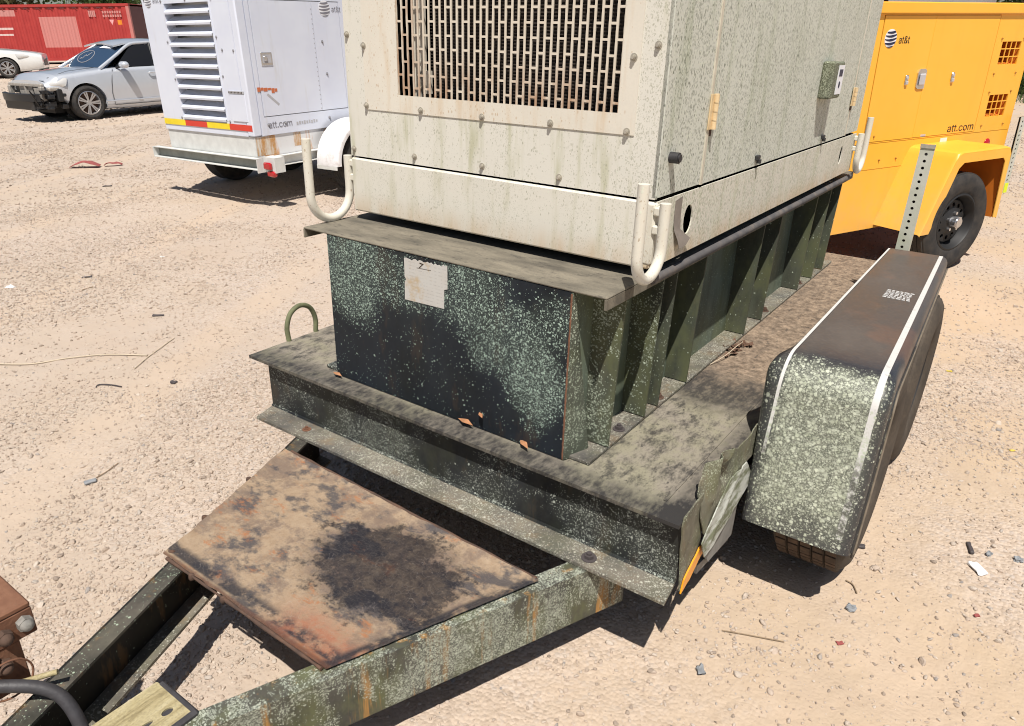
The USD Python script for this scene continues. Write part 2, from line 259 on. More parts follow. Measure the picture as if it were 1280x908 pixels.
    plain('moss_sheet', (.15, .16, .085), .8, 0, .5, 14, bump=.003, bsc=60)
    g = G(); o = g.obj(); n = g.nz(22, 6, .75, g.map(o, (1, .5, 1.6))); M['scraped_sheet'] = g.done('scraped_sheet', g.mix(g.ss(n, .42, .60), (.42, .43, .39), (.13, .14, .085)), .7, 0, g.bump(n, .4, .003)); plain('grey_sheet', (.24, .235, .22), .6, 0, .2, 20)
    plain('orange_leaf', (.36, .17, .08), .7, 0, .3, 60); plain('dry_leaf', (.12, .065, .04), .8, 0, .5, 60); plain('paper', (.70, .70, .70), .8, 0, .06)
    plain('twig', (.22, .16, .10), .9, 0, .3, 50); plain('pale_wire', (.50, .42, .31), .8); plain('dark_scrap', (.06, .05, .05), .7)
    plain('red_rag', (.28, .07, .065), .9, 0, .3, 20); plain('black_cloth', (.03, .028, .03), .9); plain('grey_scrap', (.22, .23, .24), .7, 0, .2, 30)
    plain('yellow_scrap', (.55, .42, .06), .7); plain('timber', (.26, .18, .10), .85, 0, .3, 20)
    # paper label on the tank
    g = G(); o = g.obj(); x, y, z = g.sep(o)
    ln = g.mul(g.m('less_than', g.m('fraction', g.mul(g.m('add', z, g.mul(x, .0)), 95.)), .28), g.mr(g.nz(160, 3, .7, g.map(o, (1, 1, .2))), .48, .6))
    c = g.mix(g.mul(ln, .30), g.mix(g.mr(g.nz(12, 4, .6, o), .4, .7, 0, .5), (.50, .49, .46), (.45, .41, .36)), (.22, .21, .20))
    c = g.mix(g.mul(g.ss(g.nz(9, 5, .7, g.map(o, loc=(.35, 0, .2))), .55, .68), .6), c, (.42, .28, .11))
    M['label_paper'] = g.done('label_paper', c, .6)
    # ---- white and yellow machine paint
    g = G(); o = g.obj(); n = g.nz(2.5, 5, .6, o); st = g.nz(9, 5, .65, g.map(o, (1, 1, .12))); f = g.nz(60, 4, .7, o)
    c = g.mix(g.mr(n, .3, .7), (.61, .645, .75), (.675, .715, .80)); c = g.mix(g.ss(st, .56, .76, 0, .35), c, (.50, .48, .42)); c = g.mix(g.mr(f, .66, .78, 0, .35), c, (.42, .40, .36))
    M['white_paint'] = g.done('white_paint', c, .42, 0, g.bump(n, .1, .01), coat_weight=.15)
    g = G(); o = g.obj(); x, y, z = g.sep(o); n = g.nz(7, 6, .7, g.map(o, (1, 1, .18))); f = g.nz(50, 4, .7, o)
    rm = g.mul(g.ss(n, .50, .64), .9)
    c = g.mix(rm, (.66, .665, .67), (.55, .25, .06)); c = g.mix(g.mr(f, .55, .8, 0, .3), c, (.42, .40, .34))
    M['white_rusty'] = g.done('white_rusty', c, .55)
    g = G(); o = g.obj(); x, y, z = g.sep(o); n = g.nz(16, 6, .75, g.map(o, (1, 1, .12))); M['rust_run'] = g.done('rust_run', g.mix(g.mul(g.ss(n, .38, .60), g.mr(g.nz(50, 5, .7, o), .25, .6, .5, 1)), (.62, .60, .54), (.46, .22, .05)), .6)
    plain('white_frame', (.60, .61, .59), .5, 0, .14, 9); plain('shaded_frame', (.24, .25, .22), .6, 0, .25, 6); plain('shade_grey', (.30, .30, .32), .6)  # bumper web grey is the white frame darkened to paint in shadow
    g = G(); o = g.obj(); n = g.nz(5, 6, .65, o)
    M['white_fender'] = g.done('white_fender', g.mix(g.ss(n, .46, .66, 0, .65), (.72, .72, .73), (.40, .34, .31)), .5)
    g = G(); o = g.obj(); n = g.nz(1.6, 4, .6, o); st = g.nz(6, 5, .65, g.map(o, (1, 1, .15))); f = g.nz(70, 4, .7, o)
    c = g.mix(g.mr(n, .3, .7), (.84, .41, .034), (.87, .445, .05)); c = g.mix(g.ss(st, .52, .78, 0, .30), c, (.62, .30, .03)); c = g.mix(g.mr(f, .68, .8, 0, .3), c, (.42, .20, .03))
    x, y, z = g.sep(o); c = g.mix(g.mul(g.ss(z, .95, .25), g.mr(g.nz(8, 6, .7, o), .3, .7, .1, .55)), c, (.50, .36, .17)); c = g.mix(g.mul(g.ss(g.nz(26, 6, .75, o), .66, .72), .6), c, (.30, .16, .05))
    M['yellow_paint'] = g.done('yellow_paint', c, .40, 0, g.bump(g.nz(3, 3, .5, o), .15, .01), coat_weight=.12)
    plain('yellow_shaded', (.60, .17, .015), .6); plain('tape_yellow', (.80, .62, .02), .45); plain('tape_red', (.60, .045, .025), .45)  # the orange inner tone is yellow paint with its shade mixed in
    plain('print_blue', (.012, .018, .055), .5); plain('print_grey', (.19, .19, .22), .5); plain('print_black', (.035, .022, .01), .6); plain('print_face', (.75, .76, .80), .5)
    plain('orange_print', (.52, .15, .06), .6); plain('yellow_bolt', (.36, .17, .03), .5); plain('scratch_grey', (.42, .42, .44), .7); plain('lime_tip', (.62, .72, .02), .5)
    plain('seam', (.20, .20, .22), .7); plain('seam_brown', (.16, .07, .01), .7)
    g = G(); M['red_lens'] = g.done('red_lens', (.40, .012, .015), .15, coat_weight=.6)
    # ---- car
    def carpaint(name, col, metal):
        g = G(); n = g.nz(3, 4, .6, g.obj()); M[name] = g.done(name, g.mix(g.mr(n, .3, .7), tuple(c*.94 for c in col), col), .33, metal, coat_weight=1., coat_roughness=.06)
    carpaint('silver_paint', (.56, .59, .64), .30); carpaint('white_car_paint', (.70, .70, .68), 0.)
    g = G(); M['glass'] = g.done('glass', (.026, .050, .092), .05, 0, spec=1.)  # blue base colour holds a painted sky reflection
    g = G(); M['glass_side'] = g.done('glass_side', (.012, .012, .013), .08, 0, spec=.5)
    g = G(); M['lamp_lens'] = g.done('lamp_lens', (.56, .55, .53), .12, .1, coat_weight=1.)
    plain('alloy', (.50, .50, .51), .3, .75, .1); plain('plastic_black', (.014, .014, .015), .45, 0, .3, 20); plain('bare_metal', (.40, .37, .33), .5, .3, .3, 20)
    # ---- container
    g = G(); o = g.obj(); x, y, z = g.sep(o)
    def rect(x0, x1, z0, z1):
        ax = g.mul(g.m('greater_than', x, x0), g.m('less_than', x, x1)); az = g.mul(g.m('greater_than', z, z0), g.m('less_than', z, z1)); return g.mul(ax, az)
    n = g.nz(2, 5, .6, o); sc = g.nz(16, 5, .75, g.map(o, (1, 1, .4)))
    c = g.mix(g.mr(n, .3, .7), (.34, .028, .026), (.41, .042, .036))
    pk = g.mul(rect(-4.55, -2.72, .62, 2.02), g.mr(sc, .62, .70, 1, .3))
    c = g.mix(pk, c, (.52, .20, .18)); c = g.mix(rect(-7.4, -5.68, 2.06, 2.34), c, (.50, .22, .20))
    w = g.m('maximum', rect(-7.0, -6.0, 1.18, 1.27), rect(-7.0, -5.95, 1.45, 1.55)); c = g.mix(w, c, (.60, .46, .43))
    tri = g.mul(rect(-1.10, -.86, 1.60, 1.86), g.m('less_than', g.mul(g.m('absolute', g.m('add', x, .98)), 2.2), g.m('subtract', z, 1.60))); c = g.mix(tri, c, (.72, .36, .36)); c = g.mix(rect(-.70, -.50, 1.63, 1.84), c, (.72, .25, .02))
    M['container_red'] = g.done('container_red', c, .55, 0, g.bump(sc, .2, .01))
    plain('container_faded', (.48, .17, .15), .6); plain('container_end', (.10, .022, .022), .6); plain('container_print', (.50, .22, .20), .6)  # end tone is the container red darkened for shade on that face
    plain('far_white', (.70, .71, .74), .5); plain('far_grey', (.30, .32, .36), .6); plain('far_maroon', (.16, .03, .03), .6)
    # ---- foliage
    for nm, cols in dict(leaf_green=((.045, .085, .018), (.10, .15, .035)), leaf_dry=((.10, .085, .03), (.16, .14, .05)), leaf_dark=((.020, .040, .012), (.05, .08, .02))).items():
        g = G(); o = g.obj(); rd = g.add('geometry', 'random_per_island'); n = g.nz(1.2, 3, .6, o)
        base = g.mix(g.m('add', g.mul(rd, .6), g.mul(n, .4)), cols[0], cols[1])
        d = g.add('principled_bsdf', 'BSDF', base_color=base, roughness=.6); t = g.add('translucent_bsdf', 'BSDF', color=base)
        mx = g.add('mix_closure', 'closure', fac=.3, closure1=d, closure2=t); M[nm] = usdkit.material(stage, '/World/Looks/'+nm, g.n, g.l, surface=str(mx))
    plain('bark', (.10, .075, .05), .9, 0, .3, 8)
    plain('road_grey', (.40, .38, .36), .9, 0, .12, 4)
build_materials()
# ------------------------------------------------------------------ geometry helpers
cat = trimesh.util.concatenate
def bx(x0, x1, y0, y1, z0, z1, r=0.):
    x0, x1 = sorted((x0, x1)); y0, y1 = sorted((y0, y1)); z0, z1 = sorted((z0, z1))
    if r <= 0:
        m = trimesh.creation.box((x1-x0, y1-y0, z1-z0)); m.apply_translation(((x0+x1)/2, (y0+y1)/2, (z0+z1)/2)); return m
    r = min(r, .49*min(x1-x0, y1-y0, z1-z0)); v = []
    for sx, X in ((1, x0), (-1, x1)):
        for sy, Y in ((1, y0), (-1, y1)):
            for sz, Z in ((1, z0), (-1, z1)):
                v += [(X, Y+sy*r, Z+sz*r), (X+sx*r, Y, Z+sz*r), (X+sx*r, Y+sy*r, Z)]
    return trimesh.convex.convex_hull(np.array(v))
def hull(pts): return trimesh.convex.convex_hull(np.array(pts, float))
def ex(poly, t):  # extrude a shapely polygon by t along z
    gs = [g for g in getattr(poly, 'geoms', [poly]) if g.area > 1e-9]
    return cat([trimesh.creation.extrude_polygon(g, t, engine='earcut') for g in gs])
def facing(m, side, at=0.):
    """places a mesh made in the xy plane (z = outwards) on a wall facing -y ('f', u = x), +x ('r', u = y), -x ('l', u = -y) or flat ('t')"""
    m = m.copy(); v = m.vertices; x, y, z = v[:, 0].copy(), v[:, 1].copy(), v[:, 2].copy()
    if side == 'f': m.vertices = np.stack([x, at-z, y], 1)
    elif side == 'r': m.vertices = np.stack([at+z, x, y], 1)
    elif side == 'l': m.vertices = np.stack([at-z, -x, y], 1)
    else: m.vertices = np.stack([x, y, at+z], 1)
    return m
def plate(pts, t, side, at=0., holes=()): return facing(ex(Polygon(pts, holes), t), side, at)
def tube(pts, r, n=10, caps=True):
    p = np.array(pts, float); t = np.gradient(p, axis=0); t /= np.linalg.norm(t, axis=1)[:, None]
    a = np.cross(t[0], [0, 0, 1.]);  a = np.cross(t[0], [1., 0, 0]) if np.linalg.norm(a) < .1 else a
    rings = []; rad = np.broadcast_to(r, len(p))
    for i in range(len(p)):
        a = a-t[i]*(a@t[i]); a /= np.linalg.norm(a); b = np.cross(t[i], a); th = np.arange(n)*2*np.pi/n
        rings.append(p[i]+rad[i]*(np.cos(th)[:, None]*a+np.sin(th)[:, None]*b))
    v = np.vstack(rings); f = []
    for i in range(len(p)-1):
        for j in range(n):
            k = (j+1) % n; f += [(i*n+j, i*n+k, (i+1)*n+k), (i*n+j, (i+1)*n+k, (i+1)*n+j)]
    if caps:
        v = np.vstack([v, p[0], p[-1]]); q = len(p)*n
        for j in range(n):
            k = (j+1) % n; f += [(q, k, j), (q+1, q-n+j, q-n+k)]
    m = trimesh.Trimesh(v, f, process=False); m.fix_normals(); return m
def smooth_path(pts, n=8):
    p = np.array(pts, float); P = np.vstack([2*p[0]-p[1], p, 2*p[-1]-p[-2]]); out = []
    for i in range(1, len(P)-2):
        for t in np.linspace(0, 1, n, endpoint=False):
            out.append(.5*((2*P[i])+(-P[i-1]+P[i+1])*t+(2*P[i-1]-5*P[i]+4*P[i+1]-P[i+2])*t*t+(-P[i-1]+3*P[i]-3*P[i+1]+P[i+2])*t**3))
    return np.array(out+[p[-1]])
def shell(g, t):
    """grid of points (a, b, 3) to a closed sheet of thickness t"""
    g = np.asarray(g, float); a, b = g.shape[:2]
    n = np.cross(np.gradient(g, axis=0), np.gradient(g, axis=1)); n /= np.maximum(np.linalg.norm(n, axis=2, keepdims=True), 1e-9)
    v = np.vstack([g.reshape(-1, 3), (g-t*n).reshape(-1, 3)]); I = np.arange(a*b).reshape(a, b); o = a*b
    q = np.stack([I[:-1, :-1], I[1:, :-1], I[1:, 1:], I[:-1, 1:]], -1).reshape(-1, 4); F = [q, q[:, ::-1]+o]
    loop = np.concatenate([I[0, :], I[1:, -1], I[-1, -2::-1], I[-2:0:-1, 0]]); nx = np.roll(loop, -1)
    F.append(np.stack([loop, nx, nx+o, loop+o], -1)); q = np.vstack(F)
    m = trimesh.Trimesh(v, np.vstack([q[:, [0, 1, 2]], q[:, [0, 2, 3]]]), process=False); m.fix_normals(); return m
def revolve(prof, n=40, axis='x'):
    m = trimesh.creation.revolve(np.array(prof, float), sections=n)
    v = m.vertices; m = m.copy()
    if axis == 'x': m.vertices = np.stack([v[:, 2], v[:, 0], v[:, 1]], 1)
    elif axis == 'y': m.vertices = np.stack([v[:, 1], v[:, 2], v[:, 0]], 1)
    m.fix_normals(); return m
def cyl(r, a, b, n=16):
    a, b = np.array(a, float), np.array(b, float); d = b-a; L = np.linalg.norm(d)
    m = trimesh.creation.cylinder(r, L, sections=n); m.apply_transform(trimesh.geometry.align_vectors([0, 0, 1], d/L)); m.apply_translation((a+b)/2); return m
def mani(m): 
    m = m.copy(); m.merge_vertices(); return manifold3d.Manifold(manifold3d.Mesh(np.array(m.vertices, np.float32), np.array(m.faces, np.uint32)))
def unmani(k): q = k.to_mesh(); return trimesh.Trimesh(q.vert_properties[:, :3], q.tri_verts, process=False)
def minus(a, *bs):
    k = mani(a)
    for b in bs: k = k-mani(b)
    return unmani(k)
def wobble(m, amp, sc, seed=0):
    m = m.copy(); v = m.vertices
    m.vertices = v+amp*(np.stack([meshkit.fbm(v*sc+k*17.3, 3, seed+k) for k in range(3)], -1)-.5)*2; return m

used = {}
def numbered(path):
    if path not in used: used[path] = 0; return path
    used[path] += 1; return f'{path}_{used[path]:03d}'
def keys(prim, **kw):
    for k, v in kw.items():
        if v: prim.SetCustomDataByKey(k, v)
class Thing:
    def __init__(s, path): s.path = path
    def part(s, name, mesh, mat, smooth=False, label=None, kind=None):
        p = numbered(f'{s.path}/{name}'); m = usdkit.mesh(stage, p, mesh, M[mat], smooth=smooth)
        keys(m.GetPrim(), label=label, kind=kind); return Thing(p)
def thing(name, label, category, group=None, loc=(0, 0, 0), rot=0., scale=1., matrix=None):
    p = numbered('/World/'+name); x = UsdGeom.Xform.Define(stage, p)
    if matrix is not None: x.AddTransformOp().Set(matrix)
    else:
        x.AddTranslateOp().Set(Gf.Vec3d(*map(float, loc))); x.AddRotateZOp().Set(float(rot))
        if scale != 1: x.AddScaleOp().Set(Gf.Vec3f(*([float(scale)]*3 if np.ndim(scale) == 0 else map(float, scale))))
    keys(x.GetPrim(), label=label, category=category, group=group); return Thing(p)
def solo(name, mesh, mat, label=None, category=None, group=None, kind=None, smooth=False):
    p = numbered('/World/'+name); m = usdkit.mesh(stage, p, mesh, M[mat], smooth=smooth)
    keys(m.GetPrim(), label=label, category=category, group=group, kind=kind); return m
def copy_of(src, name, label, category, group=None, loc=(0, 0, 0), rot=0., scale=1.):
    t = thing(name, label, category, group, loc, rot, scale); pr = stage.GetPrimAtPath(t.path)
    pr.GetReferences().AddInternalReference(src.path); pr.SetInstanceable(True); return t

# trailer frame (slightly tilted on the uneven ground) -> world
FT, RTT, UPT = basis(-.6107, .4157, .0266); CT = np.array([.7716, -1.7153, .3569])
MW = np.stack([FW, RT, UP]).T @ np.stack([FT, RTT, UPT]); OFF = CAM-MW@CT
TM = Gf.Matrix4d(*MW[:, 0], 0, *MW[:, 1], 0, *MW[:, 2], 0, *OFF, 1)
def hexbolt(p, d, r=.011, h=.009, washer=True):
    p, d = np.array(p, float), np.array(d, float); m = [cyl(r, p, p+d*h, 6)]
    if washer: m.append(cyl(r*1.55, p, p+d*.0025, 14))
    m.append(cyl(r*.55, p+d*h, p+d*(h+.006), 8)); return cat(m)
def panbolt(p, d, r=.0062):
    p, d = np.array(p, float), np.array(d, float)
    return cat([cyl(r*1.5, p, p+d*.002, 14), cyl(r, p, p+d*.007, 10), cyl(r*.7, p+d*.007, p+d*.010, 10)])
def tyre_mesh(R, w, rim, n=56, grooves=4):
    """tyre about the x axis, from x = 0 (outer side) to -w"""
    pr = [(rim, -.012), (rim+.012, -.002), (rim+.03, .004), ((R+rim)/2, .012), (R-.035, .006), (R-.012, -.008)]
    tw = w-.03
    for k in range(grooves+1):
        a = -.015-tw*k/(grooves+1)-.003; b = -.015-tw*(k+1)/(grooves+1)+.003
        pr += [(R-.009, a+.002), (R-.001, a), (R, (a+b)/2), (R-.001, b), (R-.009, b-.002)]
    pr += [(R-.012, -w+.008), (R-.035, -w-.006), ((R+rim)/2, -w-.012), (rim+.03, -w-.004), (rim+.012, -w+.002), (rim, -w+.012), (rim, -.012)]
    pr = [(a, b) for a, b in pr]
    return revolve(pr, n, 'x')
def steel_rim(R, w, n=44, holes=10, hr=.018, hole_r=.125, lugs=5):
    """steel disc wheel about x, outer side at x = 0"""
    barrel = revolve([(R, -.004), (R-.012, 0), (R-.020, -.012), (R-.030, -.05), (R-.042, -.08), (R-.042, -w), (R-.036, -w), (R-.030, -.085), (R-.012, -.02), (R, -.012), (R, -.004)], n)
    disc = revolve([(0, -.030), (.055, -.030), (.075, -.034), (.10, -.048), (R-.055, -.052), (R-.038, -.075), (R-.038, -.083), (R-.06, -.06), (.10, -.056), (0, -.040), (0, -.030)], n)
    cut = [cyl(hr, (-.2, hole_r*math.cos(a), hole_r*math.sin(a)), (.1, hole_r*math.cos(a), hole_r*math.sin(a)), 12) for a in np.arange(holes)*2*np.pi/holes]
    try: disc = minus(disc, *cut)
    except Exception: pass
    return barrel, disc

# ================================================================== ground
def height(x, y):
    r = np.hypot(x-CAM[0], y-CAM[1]); far = np.clip((r-20)/20, 0, 1); far = far*far*(3-2*far)
    side = np.clip((-x-5)/15, 0, 1)
    p = np.stack([x, y, 0*x], -1)
    near = np.exp(-(r/14)**2)
    tracks = (.010*np.sin((x*.50+y*.87)*5.1+2*meshkit.fbm(p*.7, 3, 5))-.022*np.exp(-(((.88*x+.477*y+2.3+.775) % 1.55-.775)/.15)**2))*near
    return .42*far*side + .030*(meshkit.fbm(p*.9, 4, 1)-.5)*np.clip(r/2, .35, 1) + (.016*(meshkit.fbm(p*6, 4, 2)-.5)+.004*(meshkit.noise(p*34, 3)-.5))*near + tracks*.6 - .002
def build_ground():
    rr = np.concatenate([[0.02], np.geomspace(.35, 9, 300), np.geomspace(9.2, 420, 130)])
    base = math.atan2(FW[1], FW[0]); th = np.concatenate([np.linspace(-.95, .95, 760), np.linspace(.97, 2*np.pi-.97, 90)])+base
    A, B = np.meshgrid(rr, th, indexing='ij'); x = CAM[0]+A*np.cos(B); y = CAM[1]+A*np.sin(B)
    v = np.stack([x, y, height(x, y)], -1).reshape(-1, 3); a, b = A.shape; I = np.arange(a*b).reshape(a, b); J = np.roll(I, -1, 1)
    q = np.stack([I[:-1], I[1:], J[1:], J[:-1]], -1).reshape(-1, 4)
    solo('ground', (v, q), 'dirt', 'sandy dirt and crushed gravel yard', kind='structure', smooth=True)
build_ground()
def pebble(seed, sub=1):
    m = trimesh.creation.icosphere(sub); v = m.vertices; r = np.random.default_rng(seed)
    v = v*(1+.55*(meshkit.noise(v*1.4+seed*3.1, seed)-.5)[:, None])
    for k in range(5):
        d = r.normal(size=3); d /= np.linalg.norm(d); h = v@d; c = .55+.2*r.random(); v = v-np.clip(h-c, 0, None)[:, None]*d
    m.vertices = v*np.array([1, .8, .6]); m.fix_normals(); return m
def build_gravel():
    pi = UsdGeom.PointInstancer.Define(stage, '/World/gravel'); UsdGeom.Scope.Define(stage, '/World/gravel/stones'); paths = []
    for k in range(9):
        p = f'/World/gravel/stones/stone_{k:03d}'; usdkit.mesh(stage, p, pebble(k), M['stone'], smooth=50); paths.append(Sdf.Path(p))
    pi.CreatePrototypesRel().SetTargets(paths)
    r = np.random.default_rng(3); base = math.atan2(FW[1], FW[0]); P, S = [], []
    def scatter(r0, r1, dens, lo, hi, thr):
        n = int(dens*(r1*r1-r0*r0)*.5*1.75); rad = np.sqrt(r.random(n)*(r1*r1-r0*r0)+r0*r0); a = base+(r.random(n)-.5)*1.75
        x = CAM[0]+rad*np.cos(a); y = CAM[1]+rad*np.sin(a); q = np.stack([x, y, 0*x], -1)
        # loose gravel lies thick on the left of the yard, thin on the packed dirt at right
        left = np.clip((-x-.2*y)/1.2+.35, 0, 1); d = meshkit.fbm(q*1.1, 4, 9)+.20*(left-.5)+.10*(meshkit.fbm(q*5, 3, 12)-.5)-.34*np.clip((meshkit.fbm(q*.55, 3, 44)-.33)*4, .15, 1)*np.exp(-(((.88*x+.477*y+.2*(meshkit.fbm(q*1.3, 3, 31)-.5)+2.3+.775) % 1.55-.775)/.17)**2)
        keep = r.random(n) < np.clip((d-thr)*3.6, .15, 1); x, y, q = x[keep], y[keep], q[keep]
        s = lo*(hi/lo)**(r.random(len(x))**2.1); P.append(np.stack([x, y, height(x, y)+s*.12], -1)); S.append(s)
    scatter(.9, 4.6, 15000, .0021, .0088, .40); scatter(.9, 4.6, 650, .0065, .016, .44); scatter(4.6, 9, 3600, .004, .013, .42); scatter(9, 17, 700, .008, .020, .42); scatter(17, 34, 60, .014, .04, .45)
    P, S = np.vstack(P), np.concatenate(S); n = len(P)
    q = r.normal(size=(n, 4))*np.array([1, .35, .35, 1.]); q /= np.linalg.norm(q, axis=1)[:, None]
    pi.CreatePositionsAttr(Vt.Vec3fArray.FromNumpy(P.astype(np.float32)))
    pi.CreateProtoIndicesAttr(Vt.IntArray.FromNumpy(r.integers(0, 9, n).astype(np.int32)))
    pi.CreateScalesAttr(Vt.Vec3fArray.FromNumpy((S[:, None]*(.8+.4*r.random((n, 3)))).astype(np.float32)))
    pi.CreateOrientationsAttr(Vt.QuathArray([Gf.Quath(float(a), float(b), float(c), float(d)) for a, b, c, d in q]))
    keys(pi.GetPrim(), label='loose crushed gravel scattered over the yard', category='gravel', kind='stuff')
    print('stones', n)
build_gravel()

# ================================================================== the big generator in the middle (trailer frame)
def build_generator():
    t = thing('generator', 'large cream lichen stained generator on a black steel tank base, with a slotted grille', 'generator', matrix=TM)
    W, L, H = 1.1, 2.23, 1.22
    # inner walls set back from the sheets close the joints
    core = [bx(-W+.02, -.90, .03, .05, -.17, H-.02), bx(-.10, -.034, .02, .04, -.17, H-.02), bx(-W+.02, -.02, .02, .04, -.17, .17), bx(-W+.02, -.02, .02, .04, 1.02, H-.02),
            bx(-.09, -.07, .03, L-.03, -.17, .0), bx(-.03, -.014, .02, L-.02, .001, H-.02), bx(-W+.014, -W+.03, .02, L-.02, -.17, H-.02), bx(-W+.02, -.02, L-.04, L-.02, -.17, H-.02), bx(-W+.02, -.02, .03, L-.03, -.178, -.165)]
    t.part('inner_wall', cat(core), 'dark_inside')
    # front sheet with an opening behind the grille panel
    fp = plate([(-W, .0), (-.003, .0), (-.003, H), (-W, H)], .012, 'f', .012, [[(-.90, .18), (-.10, .18), (-.10, 1.04), (-.90, 1.04)]])
    t.part('front_sheet', fp, 'cream_front')
    # grille panel: frame, slotted screen, radiator
    gp = t.part('grille_panel', plate([(-1.018, .150), (-.076, .150), (-.076, 1.07), (-1.018, 1.07)], .0022, 'f', -.0005, [[(-.876, .200), (-.1255, .200), (-.1255, 1.03), (-.876, 1.03)]]), 'cream_rust')
    cols, u0, u1, z0, z1 = 36, -.876, -.1255, .200, 1.03; pit = (u1-u0)/cols; bw = .0062
    sc = manifold3d.CrossSection([np.array([(u0-.01, z0-.01), (u1+.01, z0-.01), (u1+.01, z1+.01), (u0-.01, z1+.01)])])
    holes = []; ph, br = .0725, .0060
    for c in range(cols):
        a, b = u0+c*pit+bw/2, u0+(c+1)*pit-bw/2; z = z0-.02-(ph/2 if c % 2 else 0)+.006
        while z < z1:
            lo, hi = max(z+br/2, z0-.004), min(z+ph-br/2, z1+.004)
            if hi-lo > .004: holes.append(np.array([(a, lo), (b, lo), (b, hi), (a, hi)]))
            z += ph
    sc = sc-manifold3d.CrossSection(holes, manifold3d.FillRule.NonZero)
    gp.part('slotted_screen', facing(unmani(sc.extrude(.003)), 'f', .0035), 'screen_cream', label='punched screen of tall staggered slots')
    t.part('radiator', cat([bx(-.81, -.11, .085, .10, .16, 1.05)]+[bx(-.81, -.11, .076, .0855, z, z+.0028) for z in np.arange(.165, 1.04, .0088)]), 'radiator')
    t.part('radiator_bracket', cat([bx(-.868, -.846, .055, .075, .19, 1.04), bx(-.842, -.822, .05, .07, .19, 1.04)]+[bx(-.845, -.825, .046, .052, z, z+.004) for z in np.arange(.22, 1.0, .036)]+[bx(-.835, -.800, .05, .07, .205, .27)]), 'cream_rust')
    for x, z in [(-1.013, .335), (-1.013, .162), (-.784, .162), (-.553, .160), (-.323, .161), (-.096, .158), (-.093, .330), (-1.013, .51), (-.09, .505)]:
        t.part('panel_bolt', panbolt((x, -.0027, z), (0, -1, 0)), 'steel_bolt', 40)
    for x, z in [(-1.086, .365), (-1.084, .023), (-.817, .024), (-.553, .024), (-.289, .023), (-.033, .358)]:
        t.part('sheet_bolt', panbolt((x, 0, z), (0, -1, 0)), 'steel_bolt', 40)
    # side sheets: corner sheet, hinged door, rear sheet
    def side(y0, y1, z0, z1): return plate([(y0, z0), (y1, z0), (y1, z1), (y0, z1)], .012, 'r', -.012)
    t.part('corner_sheet', side(-.0, .278, .004, H), 'cream_side')
    d = t.part('side_door', side(.293, 1.978, .002, H-.03), 'cream_side')
    t.part('rear_corner_sheet', side(1.992, L, .006, H), 'cream_side')
    t.part('door_edge_strip', bx(-.010, .0035, .2785, .2925, .002, H), 'bare_strip', label='bare pale strip along the hinge side of the door')
    t.part('door_edge_strip', bx(-.010, .0010, 1.979, 1.991, .002, H), 'cream_rust')
    for y, z0, z1 in ((.302, .150, .242), (1.985, .130, .208), (.302, .86, .952), (1.985, .85, .93)):
        h = t.part('hinge', cat([bx(.0035, .0075, y-.028, y+.024, z0, z1, .001)]+[cyl(.0075, (.012, y-.004, z0+(z1-z0)*k/4+.001), (.012, y-.004, z0+(z1-z0)*(k+1)/4-.001), 12) for k in range(4)]), 'hinge_cream', 40)
        h.part('rust_stain_tab', bx(.0005, .003, y-.016, y+.010, z0-.018, z0-.002), 'rust_dark')
    lt = d.part('latch_box', bx(.0, .046, 1.375, 1.53, .185, .318, .006), 'latch_moss', label='boxed door latch grown over with lichen')
    d.part('latch_label', bx(.0455, .0475, 1.44, 1.525, .20, .305), 'print_face'); d.part('latch_label_print', cat([bx(.0475, .0483, 1.455, 1.505, .265, .29), cyl(.012, (.0475, 1.48, .235), (.0485, 1.48, .235), 14)]), 'print_blue')
    t.part('rubber_bumper', cat([cyl(.014, (.0, .061, .099), (.024, .061, .099), 16), cyl(.010, (.024, .061, .099), (.028, .061, .099), 16)]), 'rubber', 40)
    for y, z in ((.749, .029), (1.564, .030), (.749, 1.17)): t.part('door_clip', cat([bx(0, .012, y-.012, y+.012, z-.008, z+.008, .002), bx(.004, .018, y-.004, y+.004, z-.018, z-.004, .001)]), 'rubber')
    t.part('left_sheet', bx(-W, -W+.012, .0125, L, .002, H), 'cream_side'); t.part('rear_sheet', bx(-W+.0125, -.0125, L-.012, L, .002, H), 'cream_side'); t.part('roof', bx(-W-.012, .012, -.012, L+.012, H, H+.03, .008), 'cream_front')
    # lower band
    zb, zt = -.181, -.006
    t.part('lower_front_band', bx(-W, -.0005, -.004, .010, zb, zt, .005), 'cream_band', 40)
    def band(y0, y1, hs):
        return plate([(y0, zb+.001), (y1, zb+.001), (y1, zt), (y0, zt)], .004, 'r', -.0022, hs)
    ell = lambda cy, cz, a, b, n=28: [(cy+a*math.cos(k), cz+b*math.sin(k)) for k in np.linspace(0, 2*np.pi, n, endpoint=False)]
    t.part('lower_side_band', band(.0105, L, [ell(.222, -.085, .030, .041), ell(1.97, -.083, .022, .04)]), 'cream_side_band', label='lower side band with two round lifting holes')
    t.part('lower_left_band', bx(-W, -W+.012, .0105, L, zb, zt, .003), 'cream_band'); t.part('lower_rear_band', bx(-W+.013, -.013, L-.01, L, zb, zt, .003), 'cream_band')
    t.part('lower_corner_post', bx(-.030, .0045, -.0065, .034, zb+.012, zt-.002, .006), 'cream_tube', 40)
    # torn tape by the lifting hole
    tp = np.array([[(.0030, .122, -.020), (.0030, .166, -.014)], [(.0030, .123, -.060), (.0030, .166, -.062)], [(.0060, .126, -.100), (.0050, .170, -.103)], [(.014, .136, -.125), (.014, .226, -.137)], [(.018, .146, -.152), (.018, .190, -.150)]])
    t.part('torn_tape', shell(tp, .0012), 'brown_tape', True, label='flap of torn brown tape hanging by the lifting hole')
